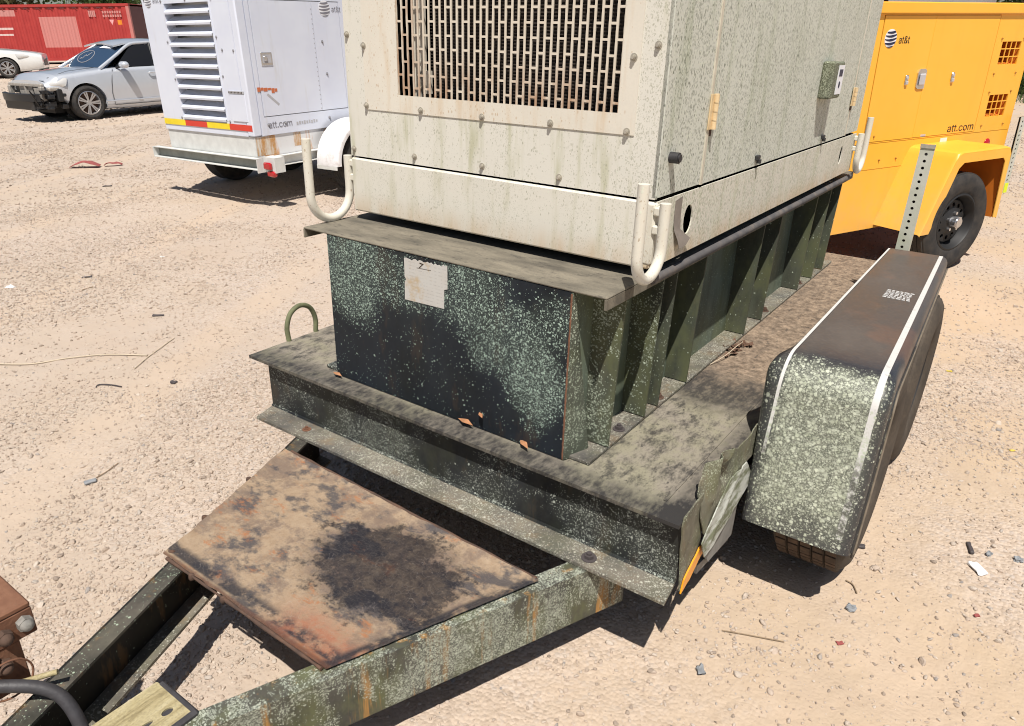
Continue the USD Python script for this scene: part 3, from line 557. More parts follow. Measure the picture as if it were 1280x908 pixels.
    # J shaped tie bars
    def jbar(sx, y_leg, y_front, ztop_in, ztop_out, x):
        rad = abs(y_leg-y_front)/2; yc = (y_leg+y_front)/2; zc = -.115
        a = [(x, y_leg, ztop_in)]+[(x, y_leg, z) for z in np.linspace(ztop_in, zc, 5)[1:]]
        s = 1 if y_leg > y_front else -1
        a += [(x, yc+s*rad*math.cos(k), zc-rad*math.sin(k)) for k in np.linspace(0, np.pi, 18)[1:]]
        a += [(x, y_front, z) for z in np.linspace(zc, ztop_out, 5)[1:]]; return tube(a, .0145, 14)
    for sx, x, yl, yf in ((1, .030, -.004, -.141), (-1, -W-.030, .010, -.160), (1, .030, L-.03, L+.11), (-1, -W-.03, L-.03, L+.11)):
        b = t.part('tie_bar', jbar(sx, yl, yf, -.004, .062, x), 'cream_tube', 60)
        for z in (-.028, -.075): b.part('weld_lug', bx(min(x, x-sx*.03), max(x, x-sx*.03), yl-.006, yl+.022, z-.010, z+.012, .003), 'cream_tube')
    # ---- tank base
    zt, zp, zd = -.2105, -.2105, -.711; yP = -.195; pL, pR = -1.027, -.1145
    tk = t
    tk.part('tank_front_plate', bx(pL, pR, yP, yP+.010, zd+.002, zt-.0065, .002), 'tank_black', label='black front plate of the tank speckled with mint lichen')
    tp = [(-1.1345, yP+.003), (-.0125, yP+.003), (-.0125, 2.42), (-1.1345, 2.42)]
    top = cat([bx(-1.1345, -.0125, yP-.002, 2.42, zt-.006, zt, .002)])
    tk.part('tank_top_plate', top, 'tank_top')
    tk.part('folded_lip', bx(-.0190, -.0120, yP-.002, 2.42, zt-.034, zt-.0062), 'tank_top'); tk.part('folded_lip', bx(-1.1350, -1.128, yP-.002, 2.42, zt-.034, zt-.0062), 'tank_top')
    tk.part('edge_rail', tube([(-.006, .04, zt-.010), (-.006, 2.3, zt-.010)], .0125, 12), 'rail_steel', 60, label='worn grey rail under the canopy side')
    tk.part('tank_side_plate', bx(pR-.010, pR-.0005, yP+.0105, 2.40, zd+.002, zt-.007), 'tank_side'); tk.part('tank_side_plate', bx(pL+.0005, pL+.010, yP+.0105, 2.40, zd+.002, zt-.007), 'tank_side'); tk.part('tank_rear_plate', bx(pL, pR, 2.40, 2.41, zd+.002, zt-.007), 'tank_black')
    tk.part('weld_seam', wobble(tube([(pR+.001, yP+.0015, z) for z in np.linspace(zd+.004, zt-.012, 60)], .0032, 6), .0015, 120, 2), 'rust')
    # gussets: upright plates from the tank side out to the lip
    def gus(y, w=.0075, xo=-.0205, taper=0., sx=1):
        pts = [(pR, zd+.016), (-.036, zd+.016), (xo, zt-.036), (pR, zt-.036)]
        m = ex(Polygon(pts), w); m.vertices = np.stack([m.vertices[:, 0], y+m.vertices[:, 2], m.vertices[:, 1]], 1)
        if sx < 0: m.vertices[:, 0] = -1.1415-m.vertices[:, 0]; m.invert()
        return m
    gy = [-.0750, .158, .252, .478, 1.052, 1.266, 1.80, 2.045, 2.245]
    for y in gy:
        tk.part('gusset', gus(y), 'gusset'); tk.part('gusset', gus(y, sx=-1), 'gusset')
    # the first bay is closed by a folded V plate beside the front
    m = hull([(pR, yP, zd+.004), (pR+.006, yP, zd+.004), (pR, yP, zt-.008), (pR+.006, yP, zt-.008), (pR, yP+.004, zd+.004), (pR+.034, yP+.09, zd+.004), (pR+.034, yP+.083, zd+.004), (pR+.006, yP+.012, zt-.008), (pR+.0, yP+.012, zt-.008)])
    tk.part('corner_gusset', m, 'gusset')
    tk.part('skid_flange', bx(pR-.03, -.0385, yP+.02, 2.47, zd+.0015, zd+.0125, .002), 'flange'); tk.part('skid_flange', bx(-1.103, pL+.03, yP+.02, 2.47, zd+.0015, zd+.0125, .002), 'beam')
    for y in (.045, .318, 1.40, 1.92): tk.part('foot_bolt', hexbolt((-.063, y, zd+.0125), (0, 0, 1), 0.012, .012), 'rust_dark' if y > .1 else 'dark_scrap', 40)
    # paper label with ragged top edge
    r = np.random.default_rng(4); top_e = [(-.524-.166*k/22, -.229-.006*k/22+(r.random()-.5)*.008) for k in range(23)]
    pl = [(-.692, -.362), (-.538, -.358), (-.5365, -.300), (-.524, -.296)]+top_e+[(-.690, -.290), (-.684, -.298), (-.690, -.306)]
    lb = tk.part('paper_label', plate(pl, .0012, 'f', yP-.0002), 'label_paper', label='worn white paper label with faint printed lines')
    lb.part('label_mark', plate([(-.632, -.252), (-.628, -.252), (-.612, -.238), (-.628, -.236), (-.629, -.239), (-.619, -.2405)], .0005, 'f', yP-.0014), 'print_black')
    lb.part('label_mark', plate([(-.640, -.2545), (-.585, -.2525), (-.585, -.2515), (-.640, -.2535)], .0005, 'f', yP-.0014), 'print_black')
    r = np.random.default_rng(8)
    for k, (x, z, s, lb) in enumerate([(-1.012, -.70, .026, 'dry leaf at the left foot of the black tank plate'), (-.392, -.655, .020, 'small orange leaf stuck higher on the black tank plate'), (-.45, -.697, .034, 'long pale dry leaf under the orange one, along the foot of the tank plate'), (-.235, -.697, .030, 'dry leaf at the foot of the tank plate near its right end')]):
        a = r.random()*3; pts = np.array([(-s, -.004, 0), (0, -s*.35, s*.12), (s, .004, s*.05), (0, s*.3, s*.2)]); ca, sa = math.cos(a*.3), math.sin(a*.3); pts[:, :2] = pts[:, :2]@np.array([[ca, -sa], [sa, ca]])
        solo('fallen_leaf', shell((pts[[0, 1, 3, 2]].reshape(2, 2, 3)+np.array([x, yP-.012, z]))@MW.T+OFF, .0008), 'orange_leaf', lb, 'leaf')
build_generator()

# ================================================================== its flatbed trailer (same frame)
def build_trailer():
    t = thing('flatbed_trailer', 'weathered black steel trailer with moss and lichen under the cream generator', 'trailer', matrix=TM)
    zd = -.711
    # deck plate with a slightly worn edge
    dp = [(-1.4065, -.276), (.274, -.276), (.2745, -.10), (.2700, .05), (.268, .20), (.262, 2.69), (-1.4065, 2.69)]
    t.part('deck_plate', facing(ex(Polygon(dp), .011), 't', zd-.011), 'deck')
    t.part('deck_edge_strip', bx(.196, .206, -.20, 2.60, zd+.0005, zd+.0030), 'deck')
    # front cross beam: channel with web and outstanding bottom flange
    x0, x1, yw = -1.345, .2715, -.243
    r = np.random.default_rng(2)
    t.part('front_beam_web', bx(x0, x1, yw, yw+.009, -.909, zd-.0115), 'beam')
    t.part('front_beam_flange', hull([(x, y, z) for x, y in ((x0, yw-.0005), (x0+.028, -.338), (x1+.010, -.328), (x1, yw-.0005)) for z in (-.919, -.909)]), 'flange')
    t.part('rear_beam', bx(x0, x1, 2.60, 2.612, -.91, zd-.0115), 'beam')
    t.part('weld_fillet', tube([(x0, yw-.001, -.9075), (x1, yw-.001, -.9075)], .006, 6), 'beam')
    t.part('flange_bolt', hexbolt((.045, -.292, -.909), (0, 0, 1), .014, .012), 'dark_scrap', 40)
    t.part('flange_bolt', hexbolt((-1.10, -.290, -.909), (0, 0, 1), .010, .006), 'rust', 40)
    # side rails under the deck
    t.part('side_rail', cat([bx(.185, .195, -.24, 2.60, -.905, zd-.012), bx(.196, .236, -.05, 2.60, -.905, -.897), bx(.10, .184, -.24, 2.60, -.905, -.895)]), 'beam'); t.part('side_rail', bx(-1.34, -1.33, -.24, 2.60, -.905, zd-.012), 'beam')
    t.part('cross_member', cat([bx(-1.33, .184, y, y+.06, -.90, zd-.012) for y in (.4, 1.1, 1.8)]), 'beam')
    # torn, bent skirt sheet at the right front corner
    def side_piece(poly, at, th=.003, amp=.004, folds=(), flare=0., seed=3):
        m = facing(ex(Polygon(poly), th), 'r', at)
        for _ in range(5): m = m.subdivide()
        m.merge_vertices(); v = m.vertices
        v[:, 0] += amp*2*(meshkit.fbm(v*np.array([0, 16, 12])+seed, 3, seed)-.5)
        for (y0, z0, y1, z1, wd, dp) in folds:
            d = np.array([y1-y0, z1-z0]); L = np.linalg.norm(d); d /= L; q = v[:, 1:]-[y0, z0]; al = np.clip(q@d, 0, L); ds = np.linalg.norm(q-al[:, None]*d, axis=1); v[:, 0] += dp*np.exp(-(ds/wd)**2)
        v[:, 0] += flare*np.clip(-.72-v[:, 2], 0, 1); m.vertices = v; return m
    t.part('end_plate', side_piece([(-.262, -.722), (-.253, -.700), (-.137, -.688), (-.121, -.80), (-.129, -.86), (-.232, -.925), (-.236, -.935)], .2745, .004, .004, flare=.03), 'skirt_sheet', 30)
    t.part('bent_sheet', side_piece([(.323, -.650), (.327, -.735), (.249, -.748), (.171, -.745), (.067, -.750), (-.031, -.787), (-.131, -.815), (-.150, -.757), (-.150, -.683), (-.127, -.650), (-.120, -.615), (-.085, -.602), (-.051, -.610), (.01, -.618), (.05, -.645), (.09, -.662), (.2, -.660)], .2800, .003, .005, [(-.120, -.600, -.141, -.690, .020, -.020), (.016, -.615, -.035, -.650, .016, .014), (-.035, -.650, .004, -.715, .014, -.016), (-.085, -.600, -.09, -.72, .020, .014)], flare=.10), 'skirt_sheet', 30, label='mossy sheet bent and folded at the deck corner')
    t.part('scraped_sheet', side_piece([(.045, -.735), (.171, -.740), (.215, -.790), (.205, -.833), (.110, -.853), (.029, -.870), (-.06, -.886), (-.124, -.890), (-.148, -.835), (-.059, -.775)], .2870, .003, .003, [(.12, -.74, -.10, -.86, .012, .004)], flare=.07, seed=9), 'scraped_sheet', 30, label='pale scraped strip of the bent side sheet')
    t.part('lower_side_plate', hull([(.262, -.02, -.955), (.268, -.02, -.955), (.262, .235, -.90), (.268, .235, -.90), (.262, .235, -1.045), (.268, .235, -1.045), (.262, .03, -1.02), (.268, .03, -1.02)]), 'grey_sheet')
    t.part('lower_side_plate', hull([(.250, -.03, -1.0), (.258, -.03, -1.0), (.250, .24, -1.045), (.258, .24, -1.045), (.25, .24, -1.075), (.258, .24, -1.075), (.25, -.03, -1.03), (.258, -.03, -1.03)]), 'grey_sheet')
    t.part('orange_reflector', side_piece([(-.236, -.942), (-.222, -.905), (-.135, -.858), (-.112, -.862), (-.100, -.895), (-.128, -.905), (-.180, -.935)], .2850, .004, .003, flare=.0), 'orange_reflector', 30)
    # loop on the left edge
    t.part('tie_loop', tube(smooth_path([(-1.405, -.097, zd), (-1.405, -.100, zd+.055), (-1.405, -.078, zd+.105), (-1.405, -.032, zd+.125), (-1.405, .014, zd+.105), (-1.405, .036, zd+.055), (-1.405, .033, zd)], 6), .0095, 12), 'moss_sheet', 60, label='bent round bar loop on the left edge of the deck')
    # tongue: two converging channels
    s = .4175; y1, y0 = -.20, -1.62
    def tongue(sgn):
        def X(y): return (-.002+s*(y+.477)) if sgn > 0 else (-1.070-s*(y+.423))
        def bar(o0, o1, z0, z1):  # offset inward from the outer face
            return hull([(X(y)-sgn*o, y, z) for y in (y0, y1) for o in (o0, o1) for z in (z0, z1)])
        return [bar(0, .007, -1.085, -.922), bar(.0072, .060, -.930, -.922), bar(.0072, .066, -1.085, -1.076)]
    for sgn in (1, -1):
        w, tf, bf = tongue(sgn)
        q = t.part('tongue_beam', w, 'tongue' if sgn > 0 else 'beam_shaded', label='right tongue channel streaked with rust and lichen' if sgn > 0 else 'left tongue channel, open side inward'); q.part('top_flange', tf, 'tongue' if sgn > 0 else 'tongue_dark'); q.part('bottom_flange', bf, 'flange')
    # dished cover plate on the tongue
    c = np.array([(-.868, -.963), (-.228, -.968), (-.014, -.446), (-1.058, -.421)]); nu, nv = 60, 40; Gp = np.zeros((nv, nu, 3)); r2 = np.random.default_rng(5)
    for i in range(nv):
        for j in range(nu):
            u, v = j/(nu-1), i/(nv-1); p = (c[0]*(1-u)+c[1]*u)*(1-v)+(c[3]*(1-u)+c[2]*u)*v; e = min(u, 1-u)*1.25; e2 = min(v*.8, (1-v)*.7); d = min(e, e2)
            z = -.9125-.009*np.clip(d/.05, 0, 1)**.7+.006*(meshkit.fbm(np.array([p[0]*4, p[1]*4, .3]), 3, 8)-.5)
            jit = .006*(meshkit.fbm(np.array([p[0]*30, p[1]*30, 1.]), 2, 4)-.5)*(1 if d < .015 else 0); Gp[i, j] = (p[0]+jit, p[1]+jit, z)
    t.part('tongue_plate', shell(Gp, .005), 'tongue_plate', 50, label='rusty dished cover plate with a dark oily patch')
    t.part('plate_rim', tube(smooth_path([(c[3][0]+.03, c[3][1]+.006, -.914), (-.53, -.4295, -.9125), (c[2][0]-.01, c[2][1]+.004, -.914)], 10), .0035+.003*np.random.default_rng(4).random(21), 8), 'rust_dark', 60); t.part('plate_rim', tube(smooth_path([(c[0][0]+.02, c[0][1]-.004, -.914), (-.55, -.969, -.9145), (c[1][0]-.01, c[1][1]-.004, -.914)], 10), .003+.003*np.random.default_rng(5).random(21), 8), 'rust_dark', 60)
    for x, y in ((-.862, -.945), (-.93, -.80), (-1.0, -.60), (-.735, -.965), (-.60, -.967)): t.part('weld_bead', wobble(trimesh.creation.icosphere(2, .011), .005, 60, 3).apply_translation((x, y, -.918)), 'rust_dark', True)
    # box with a worn plate between the beams
    t.part('tongue_cross_plate', bx(-.62, -.34, -1.47, -1.19, -1.075, -1.066), 'tongue')
    b = t.part('connector_box', bx(-.50, -.345, -1.52, -1.185, -1.05, -.925, .014), 'rubber_edge', label='black box with a worn yellowish face plate and two slots')
    slot = lambda x, y, a, bq: Point(0, 0).buffer(1, 12)
    from shapely import affinity as af
    face = sbox(-.494, -1.50, -.372, -1.206).buffer(.004); h1 = af.translate(af.scale(Point(0, 0).buffer(1), .0085, .012), -.409, -1.232); h2 = af.translate(af.scale(Point(0, 0).buffer(1), .0065, .024), -.412, -1.285)
    b.part('face_plate', facing(ex(face.difference(h1).difference(h2), .004), 't', -.9252), 'wood_label'); b.part('raised_edge', cat([bx(-.366, -.351, -1.50, -1.195, -.926, -.910, .005), bx(-.49, -.366, -1.204, -1.192, -.926, -.918, .004)]), 'rubber_edge')
    b.part('lead', tube(smooth_path([(-.36, -1.20, -.99), (-.30, -1.10, -1.06), (-.22, -1.06, -1.10), (-.16, -1.04, -1.16)], 8), .003, 6), 'black', 60)
    # rusty bracket with bolts and an old hose on the left beam
    k = t.part('coupler_bracket', cat([bx(-.93, -.700, -1.50, -1.325, -.735, -.722, .003), bx(-.712, -.700, -1.50, -1.325, -.80, -.7355, .002), bx(-.712, -.702, -1.48, -1.36, -.915, -.80, .002)]), 'rust', label='rusty bolted bracket at the end of the tongue')
    for y, z in ((-1.345, -.762), (-1.385, -.770), (-1.43, -.790), (-1.40, -.835)): k.part('bolt', cat([cyl(.016, (-.700, y, z), (-.684, y, z), 6), trimesh.creation.icosphere(2, .013).apply_translation((-.684, y, z))]), 'rust_dark' if z < -.765 else 'old_steel', 40)
    t.part('wire_ring', tube([(-.672+.0*a, -1.405+.045*math.cos(a), -.855+.045*math.sin(a)) for a in np.linspace(0, 2*np.pi, 30)], .0022, 6, False), 'rust', 60)
    t.part('hose', tube(smooth_path([(-.80, -1.62, -.88), (-.72, -1.49, -.855), (-.665, -1.41, -.862), (-.61, -1.35, -.90), (-.56, -1.34, -.98), (-.54, -1.36, -1.06)], 8), 0.0135, 12), 'rubber_edge', 60); t.part('strap', tube(smooth_path([(-.76, -1.50, -.90), (-.69, -1.40, -.885), (-.64, -1.33, -.875)], 6), .006, 8), 'wood_label', 60)
    # ---- right fender
    path = [(.158-.0+.0055*0+(.243-.158)*k/8, -.925+(.325)*k/8) for k in range(9)]
    cy, cz, R = .362, -.548, .108; path += [(cy+R*math.cos(a), cz+R*math.sin(a)) for a in np.linspace(np.radians(168), np.radians(90), 12)]
    path += [(y, -.440) for y in np.linspace(.42, 1.835, 30)]; path += [(1.845, -.4405)]
    path = np.array(path); tn = np.gradient(path, axis=0); tn /= np.linalg.norm(tn, axis=1)[:, None]; nn = np.stack([-tn[:, 1], tn[:, 0]], 1)
    nn *= np.sign(nn[:, 1:2]+1e-9)*1.; nn[:8] = np.stack([-tn[:8, 1], tn[:8, 0]], 1)
    sec = [(0, -.075), (.0, -.030), (.004, -.012), (.014, -.003), (.028, 0)]+[(u, .0) for u in np.linspace(.06, .247, 9)]+[(.262, -.001), (.276, -.006), (.286, -.015), (.291, -.028), (.292, -.048), (.297, -.051)]
    Gf_ = np.zeros((len(path), len(sec), 3))
    for i, (p, n) in enumerate(zip(path, nn)):
        for j, (u, h) in enumerate(sec):
            bl = max(0., 1-max(u, 0)/.030)*math.exp(-((p[0]-.285)/.085)**2)
            xx = .303-.004*(p[0]-.3)-.034*bl+u*(1.034-.12*(max(p[0], .2)-.3)); q = p+n*h; Gf_[i, j] = (xx, q[0], q[1])
    fe = t.part('fender', shell(Gf_[:, ::-1], .004), 'fender', 40, label='black plastic fender with white pinstripes, lichen on its sloping front')
    def ribbon(u0, u1, i0, i1, fade=None):
        a = np.zeros((i1-i0, 2, 3))
        for i in range(i0, i1):
            p, n = path[i], nn[i]
            for j, u in enumerate((u0, u1)): q = p+n*(.0012); a[i-i0, j] = (.303-.004*(p[0]-.3)+u*(1.034-.12*(max(p[0], .2)-.3)), q[0], q[1])
        return shell(a[:, ::-1], .0010)
    fe.part('pinstripe', ribbon(.012, .0205, 5, len(path)-1), 'white_line', 40); fe.part('pinstripe', ribbon(.248, .265, 1, len(path)-1), 'white_line', 40)
    fe.part('lip', tube([Gf_[i, -1] for i in range(len(path))], .0032, 6), 'fender_edge', 60)
    # small worn printed notice on the fender top
    pr = []; r = np.random.default_rng(6)
    for li in range(6):
        x = .424+.0; y = 1.165-li*.019
        while x < .505:
            w = .006+.010*r.random(); pr.append(bx(x, x+w, y-.005, y+.005, -.4398, -.4390)); x += w+.004
    fe.part('printed_notice', cat(pr), 'print_white', label='worn block of small white print')
    # side skirt in front of the wheel
    sk = [(.190, -.925), (.276, -.60), (.292, -.548), (.318, -.513), (.36, -.486), (.75, -.486), (.75, -.515), (.47, -.54), (.385, -.62), (.335, -.72), (.305, -.83), (.275, -.935), (.225, -.965)]
    skm = plate(sk, .004, 'r', 0.)
    skm.vertices[:, 0] += .6045-.035*(skm.vertices[:, 1]-.3); fe.part('side_skirt', skm, 'tyre')
    fe.part('inner_skirt', plate([(.165, -.93), (.25, -.62), (.33, -.50), (1.8, -.49), (1.8, -.56), (.40, -.56), (.30, -.70), (.24, -.93)], .004, 'r', .309), 'black')
    for y in (.50, 1.35):
        t.part('fender_bracket', bx(.19, .33, y, y+.05, -.80, -.792), 'black')
    # ---- wheels
    R = .345
    for k, y in enumerate((.555, 1.375)):
        z = -.838; ty = tyre_mesh(R, .212, .19, 72, 4); ty.apply_translation((.588, y, z))
        w = t.part('wheel', ty, 'tyre_dusty', 35, label='dusty trailer tyre under the fender')
        ba, di = steel_rim(.195, .19); w.part('rim', cat([ba, di]).apply_translation((.580, y, z)), 'black', 35)
        if k == 0:
            blk = []
            for rib in range(5):
                xa = .588-.018-.0364*rib
                for q in range(84):
                    a = 2*np.pi*(q+.3*(rib % 2)+.12*math.sin(q*2.3))/84; m = bx(xa-.0305, xa-.001, -.0115, .0115, R-.006, R+.0035, .0012)
                    m.apply_transform(trimesh.transformations.rotation_matrix(a, [1, 0, 0])); m.apply_translation((0, y, z)); blk.append(m)
            w.part('tread', cat(blk), 'tread_dusty', label='worn brown tread blocks')
        t.part('axle', cyl(.03, (-1.3, y, z), (.42, y, z), 12), 'dark_scrap', 40)
    # perforated post behind the fender
    po = Polygon([(.326, -.72), (.380, -.72), (.386, .004), (.332, .006)])
    holes = [Point(.353+.006*(z+.44)/.44*1.0, z).buffer(.0062, 5) for z in np.arange(-.69, -.01, .0285)]
    p = ex(po.difference(unary_union(holes)), .003); pm = facing(p, 'f', 1.875)
    pp = t.part('perforated_post', cat([pm, bx(.379, .3825, 1.8755, 1.915, -.72, .003)]), 'galvanised', label='upright galvanised post with a row of round holes')
    pp.part('post_cap', bx(.330, .388, 1.868, 1.8715, -.010, .006), 'steel_bolt'); pp.part('post_back', bx(.332, .378, 1.90, 1.903, -.72, .0), 'dark_inside')  # near-black back plate paints the shade seen through the post holes
build_trailer()
def build_litter():
    r = np.random.default_rng(12); base = np.array([-.012, .93, -.711]); m = []
    for k in range(26):
        s = .012+.016*r.random(); c = base+np.array([r.normal()*.020, r.normal()*.050, .004+.012*r.random()]); a = r.random()*6.3; u = np.array([math.cos(a), math.sin(a), .25*r.normal()])*s; v = np.array([-math.sin(a), math.cos(a), .4*r.normal()])*s*.45
        m.append(shell(np.array([[c-u, c+v], [c-v, c+u]]), .0007))
    L = cat(m); L.vertices = L.vertices@MW.T+OFF; solo('leaf_litter', L, 'dry_leaf', 'clump of dry brown leaves caught against the ribs on the deck', 'leaves', kind='stuff')
    w = smooth_path([(-.035, .70, -.705), (-.01, .78, -.690), (.005, .86, -.672), (-.005, .95, -.690), (-.02, .99, -.700)], 8)@MW.T+OFF; solo('wire', tube(w, .0014, 5), 'pale_wire', 'thin wire arching out of the leaves on the deck', 'wire', smooth=60)
build_litter()

# ------------------------------------------------------------------ shared lettering
def globe(r, side, at, n_b=5):
    disc = Point(0, 0).buffer(r, 24); bands = []
    for k in range(n_b):
        c = r*(.78-.40*k); xs = np.linspace(-r, r, 24); up, lo = [], []
        for x in xs:
            u = (x/r); zc = c-.16*r+.16*r*u*u+.06*r*u; th = .105*r*(1.25-.75*abs(u-.15)**1.6)*(1 if k < 3 else 1.1); up.append((x, zc+th)); lo.append((x, zc-th))
        bands.append(Polygon(up+lo[::-1]).buffer(0))
    bd = unary_union(bands).intersection(Point(0, 0).buffer(r*.985, 24)); return ex(disc, .0015), ex(bd, .0012)
def text_on(txt, h, side, u, z, at, depth=.0012, squeeze=1., bold=False):
    m = meshkit.text_mesh(txt, h, depth, bold); m.vertices = m.vertices*np.array([squeeze, 1, 1])+np.array([u, z, 0]); return facing(m, side, at)
def shifted(m, u, z): m = m.copy(); m.apply_translation((u, z, 0)); return m

# ================================================================== white generator trailer at the left
def build_white():
    t = thing('white_generator_trailer', 'white towable generator with louvred end and a red and yellow reflective strip', 'generator', loc=(-5.53, 2.93, 0))
    W, L, H = 1.495, 3.1, 2.02
    lv0, lv1, zl0, zl1 = -1.12, -.385, .845, 1.905
    t.part('end_sheet', plate([(-W, .70), (-.09, .70), (-.09, H), (-W, H)], .012, 'f', .012, [[(lv0, zl0), (lv1, zl0), (lv1, zl1), (lv0, zl1)]]), 'white_paint')
    t.part('corner_post', bx(-.089, .004, -.004, .10, .702, H, .012), 'white_paint', 40)
    t.part('inner_wall', cat([bx(-W+.02, -.03, .20, .21, .66, H-.02), bx(-W+.02, -.03, .2, L-.03, .655, .69)]), 'white_frame')
    for k in range(11):
        z = 1.850-k*.0985
        a = np.array([[(lv0+.004, -.010, z-.040), (lv1-.004, -.010, z-.040)], [(lv0+.004, -.014, z-.025), (lv1-.004, -.014, z-.025)], [(lv0+.004, .075, z+.035), (lv1-.004, .075, z+.035)]])
        t.part('louvre', shell(a, .004), 'white_paint', 30)
    t.part('louvre_frame', bx(lv0-.015, lv0+.002, -.004, .09, zl0-.01, zl1+.01), 'white_paint'); t.part('louvre_frame', bx(lv1-.002, lv1+.015, -.004, .09, zl0-.01, zl1+.01), 'white_paint')
    for x in (-1.16, -.75, -.34):
        for z in (1.93, .83): t.part('sheet_bolt', panbolt((x, 0, z), (0, -1, 0), .009), 'shade_grey')
    for x, z in ((-1.165, 1.557), (-1.15, 1.207), (-.287, 1.486), (-.117, 1.481), (-.345, 1.60), (-.34, 1.25), (-1.45, 1.95), (-.15, 1.95), (-.22, 1.955)): t.part('sheet_bolt', panbolt((x, 0, z), (0, -1, 0), .009), 'shade_grey')
    t.part('service_panel', bx(-.281, -.045, -.008, -.0005, .838, 1.092, .003), 'white_paint'); t.part('rating_plate', bx(-.285, -.047, -.0105, -.0005, 1.094, 1.120), 'scratch_grey')
    t.part('rating_print', cat([bx(-.28+.022*k, -.268+.022*k, -.0118, -.0105, 1.100, 1.114) for k in range(10)]), 'print_black')
    xs = [-W+.005, -1.107, -.729, -.355, -.002]
    for k in range(4): t.part('reflective_strip', bx(xs[k], xs[k+1]-.0015, -.0062, -.0042, .752, .810), ('tape_yellow', 'tape_red')[k % 2])
    # right side
    t.part('side_sheet', plate([(.10, .70), (L, .70), (L, H), (.10, H)], .012, 'r', -.012, [[(.150, .872), (1.275, .872), (1.275, H-.1), (.150, H-.1)]]), 'white_paint')
    t.part('side_backing', bx(-.03, -.02, .11, 1.4, .80, H-.05), 'seam')
    d = t.part('side_door', plate([(.157, .879), (.905, .879), (.905, H-.107), (.157, H-.107)], .012, 'r', -.010), 'white_paint', label='white service door with a recessed latch')
    t.part('side_panel', plate([(.9085, .879), (1.268, .879), (1.268, H-.107), (.9085, H-.107)], .012, 'r', -.011), 'white_paint')
    l = d.part('latch', cat([bx(0.002, .008, .205, .338, 1.342, 1.460, .003)]), 'chrome'); l.part('latch_cup', bx(.0082, .0095, .222, .322, 1.365, 1.440), 'scratch_grey'); l.part('latch_tab', bx(.0096, .018, .235, .275, 1.385, 1.425, .003), 'chrome')
    r = np.random.default_rng(3); pr = []
    y = .115
    for k, w in enumerate((.035, .03, .045, .04, .035, .03)):
        pr.append(bx(.0025, .0042, y, y+w, 1.11+.01*(k % 2)-.02*(k > 3), 1.15-.004*k, .0)); y += w+.004
    t.part('orange_lettering', cat(pr), 'orange_print'); d.part('scuff', hull([(.0022, .215, 1.075), (.0030, .215, 1.075), (.0022, .235, 1.09), (.0022, .36, .985), (.0030, .36, .985), (.0022, .345, .965)]), 'scratch_grey')
    for y, z in ((1.0, 1.545), (1.02, 1.235), (.99, .80), (.40, .80), (.19, .80)): t.part('side_bolt', panbolt((.0015, y, z), (1, 0, 0), .010), 'shade_grey')
    for k in range(22): t.part('rivet', cyl(.005, (.001, .895, .90+.045*k), (.004, .895, .90+.045*k), 6), 'shade_grey')
    a, b = globe(.075, 'r', 0); q = t.part('logo', facing(shifted(a, 1.075, 1.853), 'r', .0012), 'print_face', label='striped globe logo on the side'); q.part('logo_stripes', facing(shifted(b, 1.075, 1.853), 'r', .0028), 'print_grey'); t.part('lettering', text_on('at&t', .052, 'r', 1.17, 1.822, .0012, squeeze=.95), 'print_grey')
    a, b = globe(.060, 'f', 0); q = t.part('logo', facing(shifted(a, -1.385, 1.935), 'f', -.0004), 'print_face'); q.part('logo_stripes', facing(shifted(b, -1.385, 1.935), 'f', -.0020), 'print_grey'); t.part('lettering', text_on('at&t', .045, 'f', -1.30, 1.915, -.0004, squeeze=.95), 'print_grey')
    t.part('lettering', text_on('att.com', .062, 'r', .188, .765, .0012), 'print_grey', label='att.com in thin grey letters')
    t.part('worn_lettering', cat([bx(.0012, .0022, .54+.032*k, .562+.032*k, .765+.004*(k % 3), .795+.005*(k % 2)) for k in range(9)]), 'scratch_grey')
    t.part('far_side_sheet', bx(-W, -W+.012, .0125, L, .70, H), 'white_paint'); t.part('rear_sheet', bx(-W+.0125, -.0125, L-.012, L, .70, H), 'white_paint'); t.part('roof', bx(-W-.01, .01, -.01, L+.01, H, H+.04, .01), 'white_paint')
    # base frame, bumper, tail lamp
    t.part('base_panel', bx(-W+.01, -.012, .012, .024, .50, .697), 'white_frame'); t.part('base_side_panel', bx(-.022, -.010, .0245, L, .50, .697), 'white_rusty', label='lower side panel bleeding orange rust')
    t.part('rust_run', bx(-.0098, -.0088, .02, .25, .515, .690), 'rust_run'); t.part('rust_run', bx(-.0098, -.0088, .49, .58, .56, .690), 'rust_run')
    t.part('bumper_web', bx(-1.72, .075, -.005, .003, .395, .505), 'shaded_frame'); t.part('bumper', cat([bx(-1.72, .075, -.062, -.0055, .498, .505), bx(-1.72, .075, -.070, -.0055, .395, .402)]), 'white_frame', label='white channel bumper across the end')  # web coloured grey for the shadow cast by the top flange
    t.part('bumper_end', bx(-1.727, -1.7205, -.070, .02, .395, .505), 'white_frame'); t.part('bumper_end', bx(.0755, .083, -.075, .05, .37, .51), 'white_frame')
    lb = t.part('lamp_box', cat([bx(.09, .26, .00, .008, .375, .52), bx(.09, .26, .0085, .12, .513, .52), bx(.253, .26, .0085, .12, .375, .512)]), 'white_frame')
    t.part('tail_lamp', cat([bx(.115, .225, -.035, -.0005, .405, .475, .012)]), 'red_lens', 40); t.part('tail_lamp', bx(.14, .25, -.02, .03, .335, .392, .012), 'red_lens', 40)
    t.part('frame_rail', cat([bx(.0, .010, .06, L, .40, .50), bx(.0105, .06, .125, L, .493, .50), bx(.0105, .06, .125, L, .40, .407)]), 'white_frame'); t.part('frame_rail', bx(-1.5, -1.49, .06, L, .40, .50), 'white_frame')
    # wheels and round fenders
    R = .345
